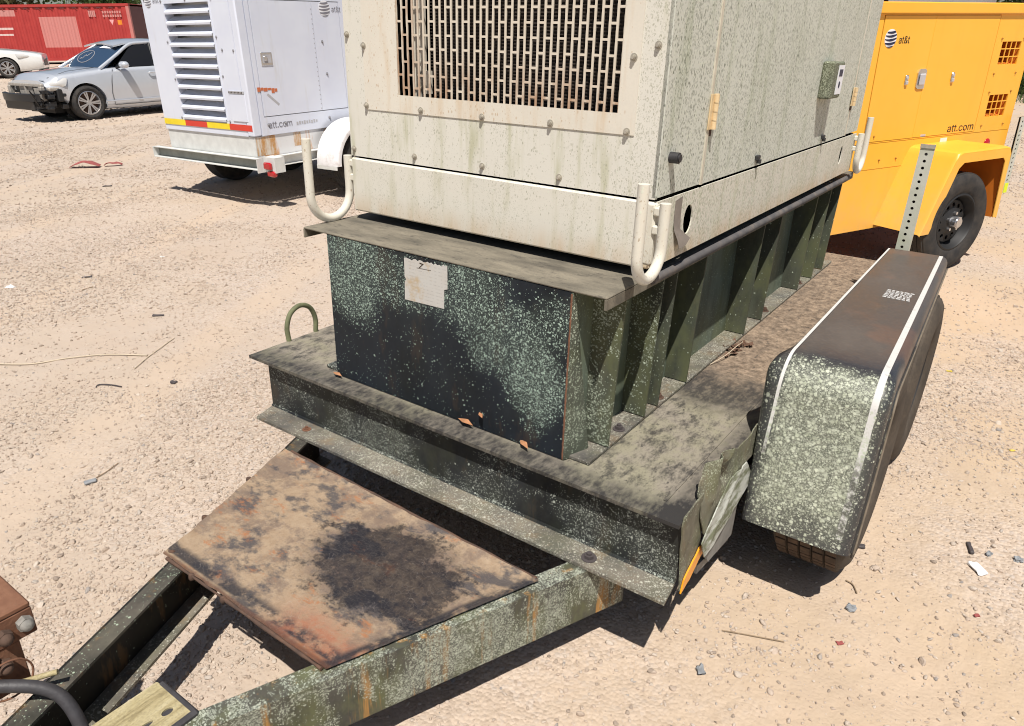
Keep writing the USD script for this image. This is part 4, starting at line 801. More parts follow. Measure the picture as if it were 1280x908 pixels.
    for sx, xo in ((1, .335), (-1, -1.83)):
        for k, yc in enumerate((1.16, 1.98) if sx > 0 else (.90, 1.72)):
            ty = tyre_mesh(R, .215, .195, 56, 4)
            if sx < 0: ty.vertices[:, 0] *= -1; ty.invert()
            ty.apply_translation((xo, yc, R+.0)); w = t.part('wheel', ty, 'tyre', 35)
            ba, di = steel_rim(.2, .19); c = cat([ba, di])
            if sx < 0: c.vertices[:, 0] *= -1; c.invert()
            w.part('rim', c.apply_translation((xo-.01*sx, yc, R)), 'white_frame', 35)
        y0_ = 1.16 if sx > 0 else .90
        path = [(y0_-.46*math.cos(a), .355+.43*math.sin(a)) for a in np.linspace(-.02, np.pi/2, 18)]+[(y, .785) for y in np.linspace(y0_+.1, y0_+.72, 5)]+[(y0_+.82+.46*math.sin(a), .355+.43*math.cos(a)) for a in np.linspace(.1, np.pi/2, 14)]
        pth = np.array(path); tn = np.gradient(pth, axis=0); tn /= np.linalg.norm(tn, axis=1)[:, None]; nn = np.stack([-tn[:, 1], tn[:, 0]], 1)
        sec = [(0, 0), (.03, .006), (.12, .012), (.24, .010), (.285, .004), (.305, -.006), (.312, -.022), (.312, -.055)]
        g = np.array([[((.055+u*1.02) if sx > 0 else (-1.55-u), p[0]+n[0]*h, p[1]+n[1]*h) for u, h in sec] for p, n in zip(pth, nn)])
        t.part('fender', shell(g if sx < 0 else g[:, ::-1], .005), 'white_fender', 40, label='white rounded fender, scuffed and rusty at its foot' if sx > 0 else None)
    t.part('fender_foot', bx(.06, .365, .690, .698, .31, .352), 'white_frame'); t.part('axle', cat([cyl(.04, (-1.6, y, .345), (.2, y, .345), 10) for y in (1.16, 1.98)]), 'black')
    t.part('tongue', cat([bx(-.80, -.70, L, L+1.2, .42, .50)]), 'white_frame')
build_white()

# ================================================================== yellow generator trailer at the right; local x runs along its side, -y outwards
def build_yellow():
    t = thing('yellow_generator_trailer', 'bright yellow towable generator with a black wheel under a square fender', 'generator', loc=(-.174, 3.882, 0), rot=62.2)
    x0, x1, D = -1.25, 1.60, 1.35
    fd = lambda pts, th, at=0., hs=(): facing(ex(Polygon(pts, hs), th), 'f', at)
    t.part('roof_trim', bx(x0-.03, x1+.03, -.020, D+.02, 1.688, 1.757, .006), 'yellow_paint')
    lv = [[(1.263, a), (1.492, a), (1.492, a+.155), (1.263, a+.155)] for a in (1.352, .990)]
    t.part('upper_side_sheet', fd([(x0, .885), (x1, .885), (x1, 1.686), (x0, 1.686)], .010, .010, [[(-.045, .892), (1.175, .892), (1.175, 1.682), (-.045, 1.682)]]+lv), 'yellow_paint')
    t.part('side_backing', bx(-.06, 1.19, .0125, .02, .886, 1.685), 'seam_brown')
    d = t.part('side_door', fd([(-.038, .896), (1.168, .896), (1.168, 1.678), (-.038, 1.678)], .010, .0085), 'yellow_paint', label='yellow side door with globe logo and latches')
    d.part('door_fold', bx(.468, .472, -.0028, -.0014, .90, 1.675), 'yellow_paint')
    for k, a in enumerate((1.352, .990)):
        gq = t.part('vent', cat([bx(1.263, 1.492, .006, .010, a-.001, a+.003)]+[bx(1.263+.0573*i-.0035, 1.263+.0573*i+.0035, .001, .006, a, a+.155) for i in range(1, 4)]+[bx(1.263, 1.492, .0015, .0055, a+.0535*i-.0035, a+.0535*i+.0035) for i in range(1, 3)]), 'yellow_paint', label='square vent with a grid of bars')
        gq.part('vent_box', cat([bx(1.255, 1.50, .15, .156, a-.02, a+.18), bx(1.255, 1.262, .0125, .15, a-.02, a+.18), bx(1.493, 1.50, .0125, .15, a-.02, a+.18), hull([(1.262, .0125, a-.004), (1.493, .0125, a-.004), (1.262, .15, a+.035), (1.493, .15, a+.035), (1.262, .0125, a-.012), (1.493, .0125, a-.012), (1.262, .15, a+.027), (1.493, .15, a+.027)])]), 'yellow_shaded')
        for xx, zz in ((1.245, a+.175), (1.51, a+.175), (1.245, a-.06), (1.51, a-.06)): gq.part('vent_bolt', panbolt((xx, 0, zz), (0, -1, 0), .005), 'yellow_bolt')
    for x, w, h_, z in ((.28, .030, .065, 1.283), (.77, .030, .065, 1.284)):
        q = d.part('key_latch', bx(x-w/2, x+w/2, -.010, -.002, z-h_/2, z+h_/2, .004), 'chrome'); q.part('keyhole', cat([cyl(.010, (x, -.010, z+.014), (x, -.014, z+.014), 12), bx(x-.012, x+.012, -.016, -.0102, z-.028, z-.006, .003)]), 'scratch_grey')
    q = d.part('paddle_latch', fd([(.385, 1.235), (.405, 1.222), (.47, 1.222), (.47, 1.335), (.455, 1.350), (.40, 1.350), (.385, 1.325)], .008, -.002), 'chrome'); q.part('paddle', bx(.40, .457, -.022, -.0105, 1.245, 1.320, .006), 'scratch_grey')
    a, b = globe(.056, 'f', 0); q = t.part('logo', facing(shifted(ex(Point(0, 0).buffer(.056, 24), .0015), .045, 1.543), 'f', -.0018), 'print_face', label='blue and white striped globe logo'); q.part('logo_stripes', facing(shifted(b, .045, 1.543), 'f', -.0036), 'print_blue')
    t.part('lettering', text_on('at&t', .043, 'f', .128, 1.513, -.0018), 'print_black'); t.part('lettering', text_on('att.com', .050, 'f', .845, .910, -.0018, squeeze=1.28), 'print_black', label='att.com in thin dark letters')
    # middle band, skirt
    t.part('mid_band', fd([(x0, .708), (x1, .708), (x1, .8815), (x0, .8815)], .010, .010), 'yellow_paint')
    t.part('lower_skirt', fd([(x0, .45), (-.6, .278), (.372, .278), (.46, .52), (1.62, .52), (1.62, .7055), (x0, .7055)], .010, .012), 'yellow_paint')
    t.part('side_sticker', bx(.792, .868, -.0022, -.0006, .842, .870), 'paper'); t.part('side_sticker', bx(.555, .610, -.0022, -.0006, .897, .912), 'scratch_grey')
    for x, z in ((.16, .765), (.335, .765), (.06, .93), (1.05, .915)): t.part('side_bolt', panbolt((x, 0, z), (0, -1, 0), .005), 'yellow_bolt')
    t.part('body_core', cat([bx(x0+.01, x1-.01, .16, D, .30, 1.68), bx(x0+.01, 1.24, .03, .15, .72, 1.68)]), 'yellow_shaded'); t.part('rear_sheet', bx(x1-.001, x1+.010, .0, D, .45, 1.686), 'yellow_paint'); t.part('front_sheet', bx(x0-.01, x0-.0005, .0, D, .45, 1.686), 'yellow_paint')
    t.part('far_side_sheet', bx(x0, x1, D, D+.01, .30, 1.686), 'yellow_paint')
    # square fender: front, top and rear plates plus outer lip
    o = -.365
    top = [(.455, .79), (.480, .825), (.515, .838), (1.00, .838), (1.045, .828), (1.062, .795)]
    prof = [(.240, .300)]+top+[(1.085, .335)]
    g = np.array([[(x-.00+.06*(1-k)*0, y, z) for y in (0.009, o*.5, o+.02, o+.006, o)] for (x, z) in prof for k in [0]])
    g[:, 4, 2] -= .012; g[:, 3, 2] -= .003
    fe = t.part('fender', shell(g, .006), 'yellow_paint', 30, label='square yellow fender over the wheel')
    lip_o = [(.240, .300)]+top+[(1.085, .335)]; lip_i = [(1.04, .335), (1.012, .74), (.985, .765), (.545, .765), (.500, .73), (.325, .300)]
    fe.part('lip', fd([(x, z-.010) if 0 < i < 7 else (x, z) for i, (x, z) in enumerate(lip_o)]+lip_i, .006, o), 'yellow_paint'); fe.part('inner_well', bx(.30, 1.07, .02, .03, .30, .70), 'yellow_shaded'); fe.part('rear_flap', bx(1.04, 1.078, o+.01, -.0, .335, .760), 'yellow_shaded')  # well and rear flap carry their inner shade as orange colour
    t.part('marker_lamp', cat([revolve([(0, -.014), (.022, -.012), (.034, -.004), (.036, 0), (0, 0)], 20, 'y').apply_translation((1.37, -.0006, .795))]), 'red_lens', 40)
    # wheels
    for yo, s in ((-.362, 1), (D+.36, -1)):
        R = .345; ty = tyre_mesh(R, .215, .197, 60, 4); ba, di = steel_rim(.203, .19, 48, 12, .016, .118)
        rot = trimesh.transformations.rotation_matrix(-np.pi/2*s, [0, 0, 1])
        for m in (ty, ba, di): m.apply_transform(rot); m.apply_translation((0.632, yo, R))
        w = t.part('wheel', ty, 'tyre', 35); r_ = w.part('rim', cat([ba, di]), 'black', 35)
        if s > 0:
            w.part('hub', cat([cyl(.040, (0.632, yo+.04, R), (0.632, yo-.012, R), 20), cyl(.032, (0.632, yo-.012, R), (0.632, yo-.020, R), 20)]), 'chrome', 40)
            w.part('lug_nut', cat([cyl(.011, (0.632+.062*math.cos(a), yo+.036, R+.062*math.sin(a)), (0.632+.062*math.cos(a), yo+.012, R+.062*math.sin(a)), 8) for a in np.arange(5)*2*np.pi/5+.3]), 'chrome', 40)
    t.part('axle', cyl(.04, (0.632, -.2, .345), (0.632, D+.2, .345), 10), 'black'); t.part('frame_rail', cat([bx(-1.2, 1.6, .02, .08, .34, .44), bx(-1.2, 1.6, D-.1, D-.04, .34, .44)]), 'black')
    # perforated post on the rear corner
    po = sbox(1.628, .40, 1.690, .975); holes = unary_union([Point(1.659, z).buffer(.0085, 4) for z in np.arange(.43, .97, .034)])
    q = t.part('corner_post', fd(list(po.exterior.coords), .003, -.06, [list(h.exterior.coords) for h in holes.geoms]), 'galvanised', label='perforated corner post with a lime tip'); q.part('post_back', bx(1.630, 1.688, -.050, -.046, .40, .975), 'dark_inside'); q.part('lime_tip', bx(1.64, 1.685, -.066, -.0635, .40, .475), 'lime_tip')  # dark back plate stands in for shade behind the holes
build_yellow()
solo('wooden_block', hull([(-.30, 3.35, .005), (-.06, 3.30, .005), (-.30, 3.42, .005), (-.08, 3.37, .005), (-.30, 3.35, .05), (-.06, 3.30, .02), (-.30, 3.42, .05), (-.08, 3.37, .02)]), 'scratch_grey', 'pale wedge shaped block lying under the yellow generator', 'block')

# ================================================================== cars. local: y runs from the nose (0) to the tail, x to the car's left (+), ground z = 0
def patch(c00, c10, c01, c11, bulge=(0, 0, 0), nu=14, nv=8):
    c00, c10, c01, c11, b = (np.array(q, float) for q in (c00, c10, c01, c11, bulge)); g = np.zeros((nv, nu, 3))
    for i, v in enumerate(np.linspace(0, 1, nv)):
        for j, u in enumerate(np.linspace(0, 1, nu)):
            g[i, j] = (c00*(1-u)+c10*u)*(1-v)+(c01*(1-u)+c11*u)*v+b*(1-(2*u-1)**2)*(.55+.45*math.sin(v*np.pi))
    return g
def build_car(name, label, paint, loc, rot, wrecked):
    t = thing(name, label, 'car', loc=loc, rot=rot, scale=1.06 if wrecked else 1.)
    Yf = .42 if wrecked else .0
    #  y, half width, sill, mid shoulder z, top z (centre), edge drop
    st = [(Yf, .76, .60 if wrecked else .30, .70, .775, .03), (.20+Yf*.75, .81, .50 if wrecked else .25, .755, .835, .04), (.62, .865, .44 if wrecked else .22, .825, .90, .06), (.95, .89, .20, .865, .94, .075), (1.30, .897, .19, .90, .975, .08), (1.60, .90, .19, .93, .985, .06), (2.2, .905, .18, .95, .99, .02), (3.0, .905, .18, .965, 1.0, .02), (3.7, .90, .19, .98, 1.01, .02), (4.2, .885, .22, .99, 1.04, .03), (4.6, .85, .28, .97, 1.05, .06), (4.83, .76, .36, .86, .98, .06)]
    rings = []
    for y, w, zs, zm, zt, dr in st:
        half = [(0, zs), (w*.90, zs), (w*.97, zs+.06), (w, zs+(zm-zs)*.45), (w*.995, zs+(zm-zs)*.62), (w*.982, zm-.07), (w*.955, zm-.015), (w*.90, zm+(zt-zm)*.30), (w*.62, zt-dr*.35), (w*.3, zt-.006), (0, zt)]
        full = half+[(-a, b) for a, b in half[-2:0:-1]]; rings.append([(a, y, b) for a, b in full])
    g = np.array(rings)
    # finer loft along the car
    ys = g[:, 0, 1]; yy = np.unique(np.concatenate([np.linspace(ys[0], ys[-1], 60), ys])); from scipy.interpolate import PchipInterpolator as PI
    g = PI(ys, g, axis=0)(yy); a, b = g.shape[:2]; I = np.arange(a*b).reshape(a, b); J = np.roll(I, -1, 1)
    q = np.stack([I[:-1], J[:-1], J[1:], I[1:]], -1).reshape(-1, 4); f = np.vstack([q[:, [0, 1, 2]], q[:, [0, 2, 3]]])
    caps = [(0, i+1, i) for i in range(1, b-1)]+[((a-1)*b, (a-1)*b+i, (a-1)*b+i+1) for i in range(1, b-1)]
    body = trimesh.Trimesh(g.reshape(-1, 3), np.vstack([f, caps]), process=False); body.fix_normals()
    wy, wr = (1.12, 3.90), .325
    cuts = [cyl(.375, (sx*.55, y, wr), (sx*1.0, y, wr), 40) for y in wy for sx in (1, -1)]
    try: body = minus(body, *cuts)
    except Exception as e: print('car cut', e)
    t.part('body', body, paint, 40)
    t.part('wheel_well', cat([cyl(.372, (sx*.56, y, wr), (sx*.60, y, wr), 30) for y in wy for sx in (1, -1)]+[bx(-.5, .5, .6, 4.4, .15, .3)]), 'black')
    # greenhouse
    zb, zr = .965, 1.415
    roof = np.array([[(x*.575/.575*1.0, y, z-.055*(x/.58)**2) for x in np.linspace(-.585, .585, 13)] for y, z in ((2.02, 1.395), (2.22, 1.438), (2.55, 1.472), (2.9, 1.475), (3.3, 1.45), (3.62, 1.40))])
    t.part('roof', shell(roof, .03), paint, 40)
    ws = patch((-.78, 1.66, .955), (.78, 1.66, .955), (-.60, 2.32, 1.375), (.60, 2.32, 1.375), (0, -.36, .035)); w = t.part('windshield', shell(ws, .006), 'glass', 40)
    if wrecked:
        ring = [(.12+.19*math.cos(k), 1.0, 1.0) for k in range(2)]
        def onws(u, v): i, j = v*(ws.shape[0]-1), u*(ws.shape[1]-1); i0, j0 = min(int(i), ws.shape[0]-2), min(int(j), ws.shape[1]-2); di, dj = i-i0, j-j0; return (ws[i0, j0]*(1-di)+ws[i0+1, j0]*di)*(1-dj)+(ws[i0, j0+1]*(1-di)+ws[i0+1, j0+1]*di)*dj+np.array([0, -.008, .010])
        pts = [onws(.62+.13*math.cos(k), .42+.25*math.sin(k)) for k in np.linspace(0, 2*np.pi, 26)]; pts2 = [onws(.56+.12*q, .30+.24*q+.05*math.sin(q*14)) for q in np.linspace(0, 1, 20)]
        w.part('chalk_mark', cat([tube(pts, .006, 5), tube(pts2, .005, 5)]), 'shade_grey', label='pale circle chalked on the windshield')
        st_ = np.array([[onws(u, v) for u in np.linspace(.66, .86, 6)] for v in (.80, .93)]); w.part('windshield_sticker', shell(st_, .002), 'print_face')
    t.part('rear_window', shell(patch((.56, 3.60, 1.375), (-.56, 3.60, 1.375), (.72, 4.22, 1.03), (-.72, 4.22, 1.03), (0, .14, .03)), .006), 'glass', 40)
    for sx in (1, -1):
        A0, A1, C0, C1 = (.80, 1.36, .935), (.585, 2.06, 1.375), (.80, 4.12, 1.01), (.575, 3.55, 1.375); mir = lambda p: (sx*p[0], p[1], p[2])
        gl = patch(mir((.815, 1.84, .962)), mir((.815, 3.80, .99)), mir((.605, 2.38, 1.378)), mir((.60, 3.40, 1.378)), (sx*.035, 0, 0), 16, 8); t.part('side_window', shell(gl, .005), 'glass_side', 40)
        t.part('pillar', tube(smooth_path([mir(p) for p in ((.82, 1.50, .945), (.72, 1.96, 1.19), (.615, 2.33, 1.380), (.597, 2.62, 1.415), (.59, 3.0, 1.42), (.585, 3.45, 1.395), (.66, 3.80, 1.22), (.78, 4.25, 1.02))], 6), .032, 10), paint, 60)
        t.part('door_post', tube([mir((.822, 2.70, .97)), mir((.62, 2.78, 1.40))], .028, 8), 'plastic_black', 60)
        m_ = bx(-.11, .11, -.08, .08, -.065, .065, .045).subdivide().subdivide(); m_.merge_vertices(); trimesh.smoothing.filter_laplacian(m_, iterations=4); m_.apply_translation(mir((1.0, 1.93, 1.01))); mm = t.part('mirror', m_, paint, True); mm.part('mirror_arm', tube([mir((.84, 1.84, .95)), mir((.95, 1.90, .985))], .022, 8), 'plastic_black')
        sg = lambda y0, z0, y1, z1: tube([mir((.9035, y0, z0)), mir((.9045, y1, z1))], .0045, 5)
        t.part('door_seam', cat([tube([mir((.868, 1.74, .94)), mir((.902, 1.66, .70)), mir((.907, 1.62, .48)), mir((.892, 1.64, .25))], .0045, 5), tube([mir((.875, 2.72, .94)), mir((.908, 2.72, .70)), mir((.912, 2.72, .45)), mir((.895, 2.72, .25))], .0045, 5), tube([mir((.893, 1.64, .25)), mir((.893, 2.72, .25))], .0045, 5)]), 'plastic_black')
        t.part('sill_moulding', tube([mir((.905, 1.45, .33)), mir((.912, 2.3, .33)), mir((.905, 3.2, .33))], .014, 6), paint, 60)
        for y in (2.48, 3.40): t.part('door_handle', tube(smooth_path([mir((.905, y, .835)), mir((.93, y+.03, .84)), mir((.93, y+.15, .845)), mir((.905, y+.18, .845))], 4), .013, 8), paint, 60)
        # headlamp
        hl = patch(mir((.44, Yf-.02, .58)), mir((.885, .74, .665)), mir((.44, Yf+.03, .755)), mir((.86, .80, .80)), (sx*.11, -.09, .0), 14, 8); h_ = t.part('headlight', shell(hl if sx > 0 else hl[:, ::-1], .02), 'lamp_lens', 40)
        # wheels
        for y in wy:
            ty = tyre_mesh(wr, .215, .222, 48, 3); sp = [revolve([(.225, -.004), (.212, .0), (.205, -.02), (.195, -.12), (.2, -.12), (.222, -.03), (.225, -.004)], 40), revolve([(0, -.012), (.045, -.010), (.055, -.03), (0, -.03)], 20)]
            for k in range(7):
                for dv in (-.115, .115):
                    a0 = 2*np.pi*k/7+dv*1.4; a1 = 2*np.pi*k/7+dv; P = lambda r, a, xx: (xx, r*math.cos(a), r*math.sin(a))
                    sp.append(hull([P(.04, a0-.25, -.012), P(.04, a0+.25, -.012), P(.04, a0, -.035), P(.210, a1-.075, -.006), P(.210, a1+.075, -.006), P(.210, a1, -.03)]))
            al = cat(sp); dk = revolve([(0, -.075), (.20, -.075), (.20, -.085), (0, -.085)], 24)
            for m in (ty, al, dk):
                if sx < 0: m.vertices[:, 0] *= -1; m.invert()
                m.apply_translation((sx*.895, y, wr))
            wh = t.part('wheel', ty, 'tyre', 35); wh.part('alloy_rim', al, 'alloy', 35); wh.part('brake_disc', dk, 'rust_dark')
        t.part('tail_light', bx(sx*.55, sx*.80, 4.76, 4.83, .80, .93, .02), 'red_lens')
    t.part('hood_seam', cat([tube([(sx*.66, Yf+.10, .815), (sx*.70, .9, .925), (sx*.72, 1.45, .972)], .004, 5) for sx in (1, -1)]+[tube([(-.70, Yf+.02, .765), (.70, Yf+.02, .765)], .006, 5)]), 'plastic_black')
    if wrecked:   # front bumper torn off: radiator support, bar and hanging plastics
        t.part('radiator', bx(-.46, .46, .44, .50, .36, .66), 'black'); t.part('radiator_support', cat([bx(-.68, .68, .36, .42, .655, .715, .01), bx(-.70, -.60, .34, .42, .40, .66, .01), bx(.60, .70, .34, .42, .40, .66, .01), bx(-.02, .03, .36, .40, .45, .66, .005)]), 'bare_metal', 30)
        t.part('grille_opening', bx(-.56, .56, .40, .43, .53, .655), 'plastic_black'); t.part('condenser_cover', cat([bx(-.30, .25, .395, .399, .50, .66), bx(.34, .55, .37, .399, .48, .64, .01)]), 'bare_metal')
        bar = np.array([[(x, .10+.16*(x/.78)**2+dy, z) for x in np.linspace(-.80, .78, 16)] for dy, z in ((.06, .40), (0, .405), (0, .53), (.06, .535))]); t.part('crash_bar', shell(bar, .01), 'plastic_black', 40, label='exposed black crash bar')
        t.part('lower_shield', cat([bx(-.66, .62, .22, .5, .23, .255, .01), bx(-.62, .58, .20, .235, .24, .40, .01)]), 'plastic_black')
        r = np.random.default_rng(9); jk = []
        for k in range(16):
            p = np.array([.50+.34*r.random(), .32+.38*r.random(), .28+.30*r.random()]); jk.append(wobble(bx(*(p[0]+np.array([-.05, .06])), *(p[1]+np.array([-.06, .07])), *(p[2]+np.array([-.03, .05])), .01).subdivide(), .03, 9, k))
        for k in range(8):
            p = np.array([.45+.3*r.random(), .25+.25*r.random(), .45]); jk.append(tube(smooth_path([p, p+r.normal(size=3)*.07, p+r.normal(size=3)*.10-[0, 0, .08], p-[0, 0, .16]], 5), .010, 6))
        t.part('torn_plastics', cat(jk), 'plastic_black'); t.part('fender_liner', cat([bx(.70, .88, .55, .66, .38, .62, .02), bx(-.88, -.70, .55, .66, .3, .6, .02)]), 'plastic_black'); t.part('bumper_bracket', bx(.74, .86, .42, .70, .585, .65, .015), 'bare_metal')
    else:
        t.part('front_grille', bx(-.42, .42, -.012, .02, .38, .60, .01), 'plastic_black'); t.part('fog_lamp_recess', cat([bx(sx*.52, sx*.72, .02, .06, .34, .43, .01) for sx in (1, -1)]), 'plastic_black'); t.part('lower_lip', bx(-.70, .70, .03, .2, .20, .30, .02), 'plastic_black')
    return t
build_car('silver_car', 'silver blue sedan with its front bumper torn off', 'silver_paint', (-17.0, 5.50, 0), 0., True)
gz = float(height(np.array([-33.5]), np.array([12.5]))[0])
build_car('white_car', 'white car cut off by the left edge beside the red container', 'white_car_paint', (-30.2, 12.5, float(height(np.array([-30.2]), np.array([12.5]))[0])), 148., False)

# ================================================================== red container: local x = 0 at its right end, front face at y = 0
def build_container():
    A = np.array([-37.78, 20.51]); B = np.array([-42.8, 16.9]); d = (A-B)/np.linalg.norm(A-B); base = .58
    t = thing('shipping_container', 'red corrugated shipping container with pink painted-over patches', 'container', loc=(A[0], A[1], base), rot=math.degrees(math.atan2(d[1], d[0])))
    L, D, H = 12.19, 2.44, 2.59; pit = .30; xs = []; n = int((L-.3)/pit); x = -L+.15
    pts = [(x, 0)]
    for k in range(n): pts += [(x+.075, 0), (x+.125, .042), (x+.225, .042), (x+.275, 0), (x+.30, 0)]; x += pit
    pts.append((-.155, 0))
    def wall(y, s):
        p = pts+[(q, w+.004) for q, w in pts[::-1]]; m = ex(Polygon(p), H-.24); m.apply_translation((0, 0, .14)); m.vertices[:, 1] = y+s*m.vertices[:, 1]
        if s < 0: m.invert()
        return m
    t.part('side_wall', wall(.01, 1), 'container_red'); t.part('far_side_wall', wall(D-.01, -1), 'container_red')
    t.part('end_wall', bx(-.06, -.02, .12, D-.12, .14, H-.12), 'container_end', label='end of the container, its shade painted in as darker red'); t.part('end_wall', bx(-L+.02, -L+.06, .12, D-.12, .14, H-.12), 'container_end')
    for x in (-.16, -L):
        for y in (-.012, D-.148): t.part('corner_post', bx(x, x+.16, y, y+.16, .10, H-.10, .01), 'container_faded' if x > -1 and y < 0 else 'container_red')
    for y in (-.012, D-.058): t.part('top_rail', bx(-L, 0, y, y+.07, H-.12, H), 'container_red'); t.part('bottom_rail', bx(-L, 0, y, y+.07, 0, .15), 'container_red')
    t.part('roof', bx(-L, 0, .06, D-.06, H-.04, H-.01), 'container_red'); t.part('floor', bx(-L, 0, .06, D-.06, .05, .12), 'container_end')
    t.part('rail_notches', cat([bx(-L+.4+.6*k, -L+.62+.6*k, -.016, -.0125, H-.20, H-.155) for k in range(19)]), 'container_end')
    for x in (-L, -.18):
        for z in (0, H-.12): t.part('corner_casting', bx(x, x+.18, -.02, .16, z-.003, z+.12, .01), 'container_red')
    pr = []
    for k in range(4): pr.append(bx(-2.05+.09*k, -1.98+.09*k, .003, .0075, 2.0, 2.28))
    for r_ in range(2):
        for k in range(8): pr.append(bx(-1.36+.12*k, -1.28+.12*k, .003, .0075, 1.98+.17*r_, 2.09+.17*r_))
    t.part('faded_markings', cat(pr), 'container_print')
    for k, x in enumerate((-L+.5, -.7)):
        g = base-float(height(np.array([A[0]+d[0]*x]), np.array([A[1]+d[1]*x]))[0])
        solo('timber_block', trimesh.Trimesh(*(lambda m: (m.vertices@np.array([[d[0], d[1], 0], [-d[1], d[0], 0], [0, 0, 1]])+[A[0], A[1], base], m.faces))(bx(x-.15, x+.15, -.05, D, -g, -.004))), 'timber', 'timber bearer under the right end of the red container' if k else 'timber bearer under the left end of the red container', 'timber')
build_container()

# ================================================================== far background
def boxthing(name, label, category, loc, rot, parts):
    t = thing(name, label, category, loc=loc, rot=rot)
    for nm, m, mat in parts: t.part(nm, m, mat)
    return t
boxthing('white_trailer', 'white box trailer far behind the silver car', 'trailer', (-42.5, 26.5, float(height(np.array([-42.5]), np.array([26.5]))[0])), 25, [('box_body', bx(0, 8, 0, 2.4, .9, 3.3, .02), 'far_white'), ('side_rail', bx(0, 8, -.02, -.001, 2.35, 2.45), 'far_grey'), ('lower_rail', bx(0, 8, -.02, -.001, .9, 1.02), 'far_grey'), ('roof', bx(-.05, 8.05, -.05, 2.45, 3.3, 3.4), 'far_white')]+[('wheel', cyl(.45, (x, .1, .45), (x, .35, .45), 20), 'black') for x in (5.5, 6.5)])
boxthing('site_shed', 'dark maroon shed roof showing beyond the yellow generator', 'shed', (-15, 48, 0), -12, [('wall', bx(0, 7, 0, 4, 0, 3.2), 'far_maroon'), ('door', bx(2, 3, -.03, -.001, 0, 2.1), 'far_grey'), ('roof', hull([(-.3, -.3, 3.2), (7.3, -.3, 3.2), (-.3, 4.3, 3.2), (7.3, 4.3, 3.2), (-.3, 2, 3.9), (7.3, 2, 3.9)]), 'far_maroon')])
boxthing('site_office', 'pale lilac site office showing beyond the yellow generator', 'site office', (-7.5, 46, 0), -8, [('wall', bx(0, 4.5, 0, 3, .3, 3.3), 'far_white'), ('door', bx(1, 1.9, -.03, -.001, .3, 2.3), 'far_grey'), ('window', bx(2.6, 3.8, -.03, -.001, 1.3, 2.3), 'glass'), ('roof', bx(-.2, 4.7, -.2, 3.2, 3.3, 3.45), 'far_white'), ('skirting', bx(.1, 4.4, .1, 2.9, 0, .3), 'far_grey')])
boxthing('site_office', 'white site office at the right edge beyond the yellow generator', 'site office', (2.6, 47, 0), -2, [('wall', bx(0, 6, 0, 3, .3, 3.3), 'far_white'), ('door', bx(1, 1.9, -.03, -.001, .3, 2.3), 'far_grey'), ('window', bx(3.2, 4.6, -.03, -.001, 1.3, 2.3), 'glass'), ('roof', bx(-.2, 6.2, -.2, 3.2, 3.3, 3.45), 'far_white'), ('skirting', bx(.1, 5.9, .1, 2.9, 0, .3), 'far_grey')])

def foliage(seed, n, clumps, leaf):
    r = np.random.default_rng(seed); V, F = [], []
    for k in range(n):
        c, rad = clumps[r.integers(len(clumps))]; d = r.normal(size=3); d /= np.linalg.norm(d); p = np.array(c)+d*np.array(rad)*(.45+.6*r.random()**.5)
        a = r.normal(size=3); a /= np.linalg.norm(a); b = np.cross(a, d+.4*r.normal(size=3)); b /= np.linalg.norm(b)+1e-9; s = leaf*(.6+.8*r.random()); i = len(V)
        V += [p-a*s, p+b*s*.42, p+a*s, p-b*s*.42]; F += [(i, i+1, i+2), (i, i+2, i+3)]
    return trimesh.Trimesh(np.array(V), np.array(F), process=False)
def tree_proto(name, label, group, seed, leafmat, loc, scale, hgt=7.):
    t = thing(name, label, 'tree', group, loc, seed*37 % 360, scale); r = np.random.default_rng(seed)
    t.part('trunk', cat([tube(smooth_path([(0, 0, -.2), (.1, .05, hgt*.2), (-.05, .1, hgt*.42), (.1, 0, hgt*.8)], 5), np.linspace(.22, .05, 16), 8)]+[tube(smooth_path([(0, 0, hgt*.3+.4*k), (.6*math.cos(k*2.1), .6*math.sin(k*2.1), hgt*.4+.4*k), (1.5*math.cos(k*2.1), 1.5*math.sin(k*2.1), hgt*.5+.45*k)], 4), np.linspace(.09, .025, 9), 6) for k in range(6)]), 'bark', 60)
    cl = [((1.9*r.normal()*.6, 1.9*r.normal()*.6, hgt*(.35+.6*r.random())), (.9+.5*r.random(), .9+.5*r.random(), .7+.4*r.random())) for _ in range(18)]
    t.part('crown', foliage(seed, 5200, cl, .16), leafmat); return t
gl = 'trees in a row behind the red container'
TL = 'broad green tree in the row behind the red container'
zt = lambda x, y: float(height(np.array([float(x)]), np.array([float(y)]))[0])
tA = tree_proto('green_tree', TL, gl, 11, 'leaf_green', (-50.0, 25.5, zt(-50, 25.5)), 1.)
tB = tree_proto('dry_tree', 'brownish dry tree behind the left of the red container', None, 12, 'leaf_dry', (-52, 20.2, zt(-52, 20)), 1.)
for k, (x, y, s, rt, lb) in enumerate([(-47.5, 29.3, .95, 80, 'green tree behind the right end of the red container'), (-44.5, 34, 1.1, 200, 'green tree behind the white box trailer'), (-54, 27.5, 1.2, 140, 'taller green tree behind the middle of the red container')]): copy_of(tA, 'green_tree', lb, 'tree', gl, (x, y, zt(x, y)), rt, s)
copy_of(tB, 'dry_tree', 'large dry brown tree furthest left behind the container', 'tree', None, (-58, 17.5, zt(-58, 17.5)), 60, 1.1)
for k, (x, y, s, rt, lb) in enumerate([(-10, 55, 1., 20, 'green tree between the maroon shed and the pale site office'), (-1.2, 52, .9, 110, 'green tree between the two pale site offices'), (4.5, 58, 1.1, 220, 'green tree behind the site office at the right edge'), (-20, 58, 1.15, 310, 'green tree behind the maroon shed')]): copy_of(tA, 'green_tree', lb, 'tree', None, (x, y, zt(x, y)), rt, s)
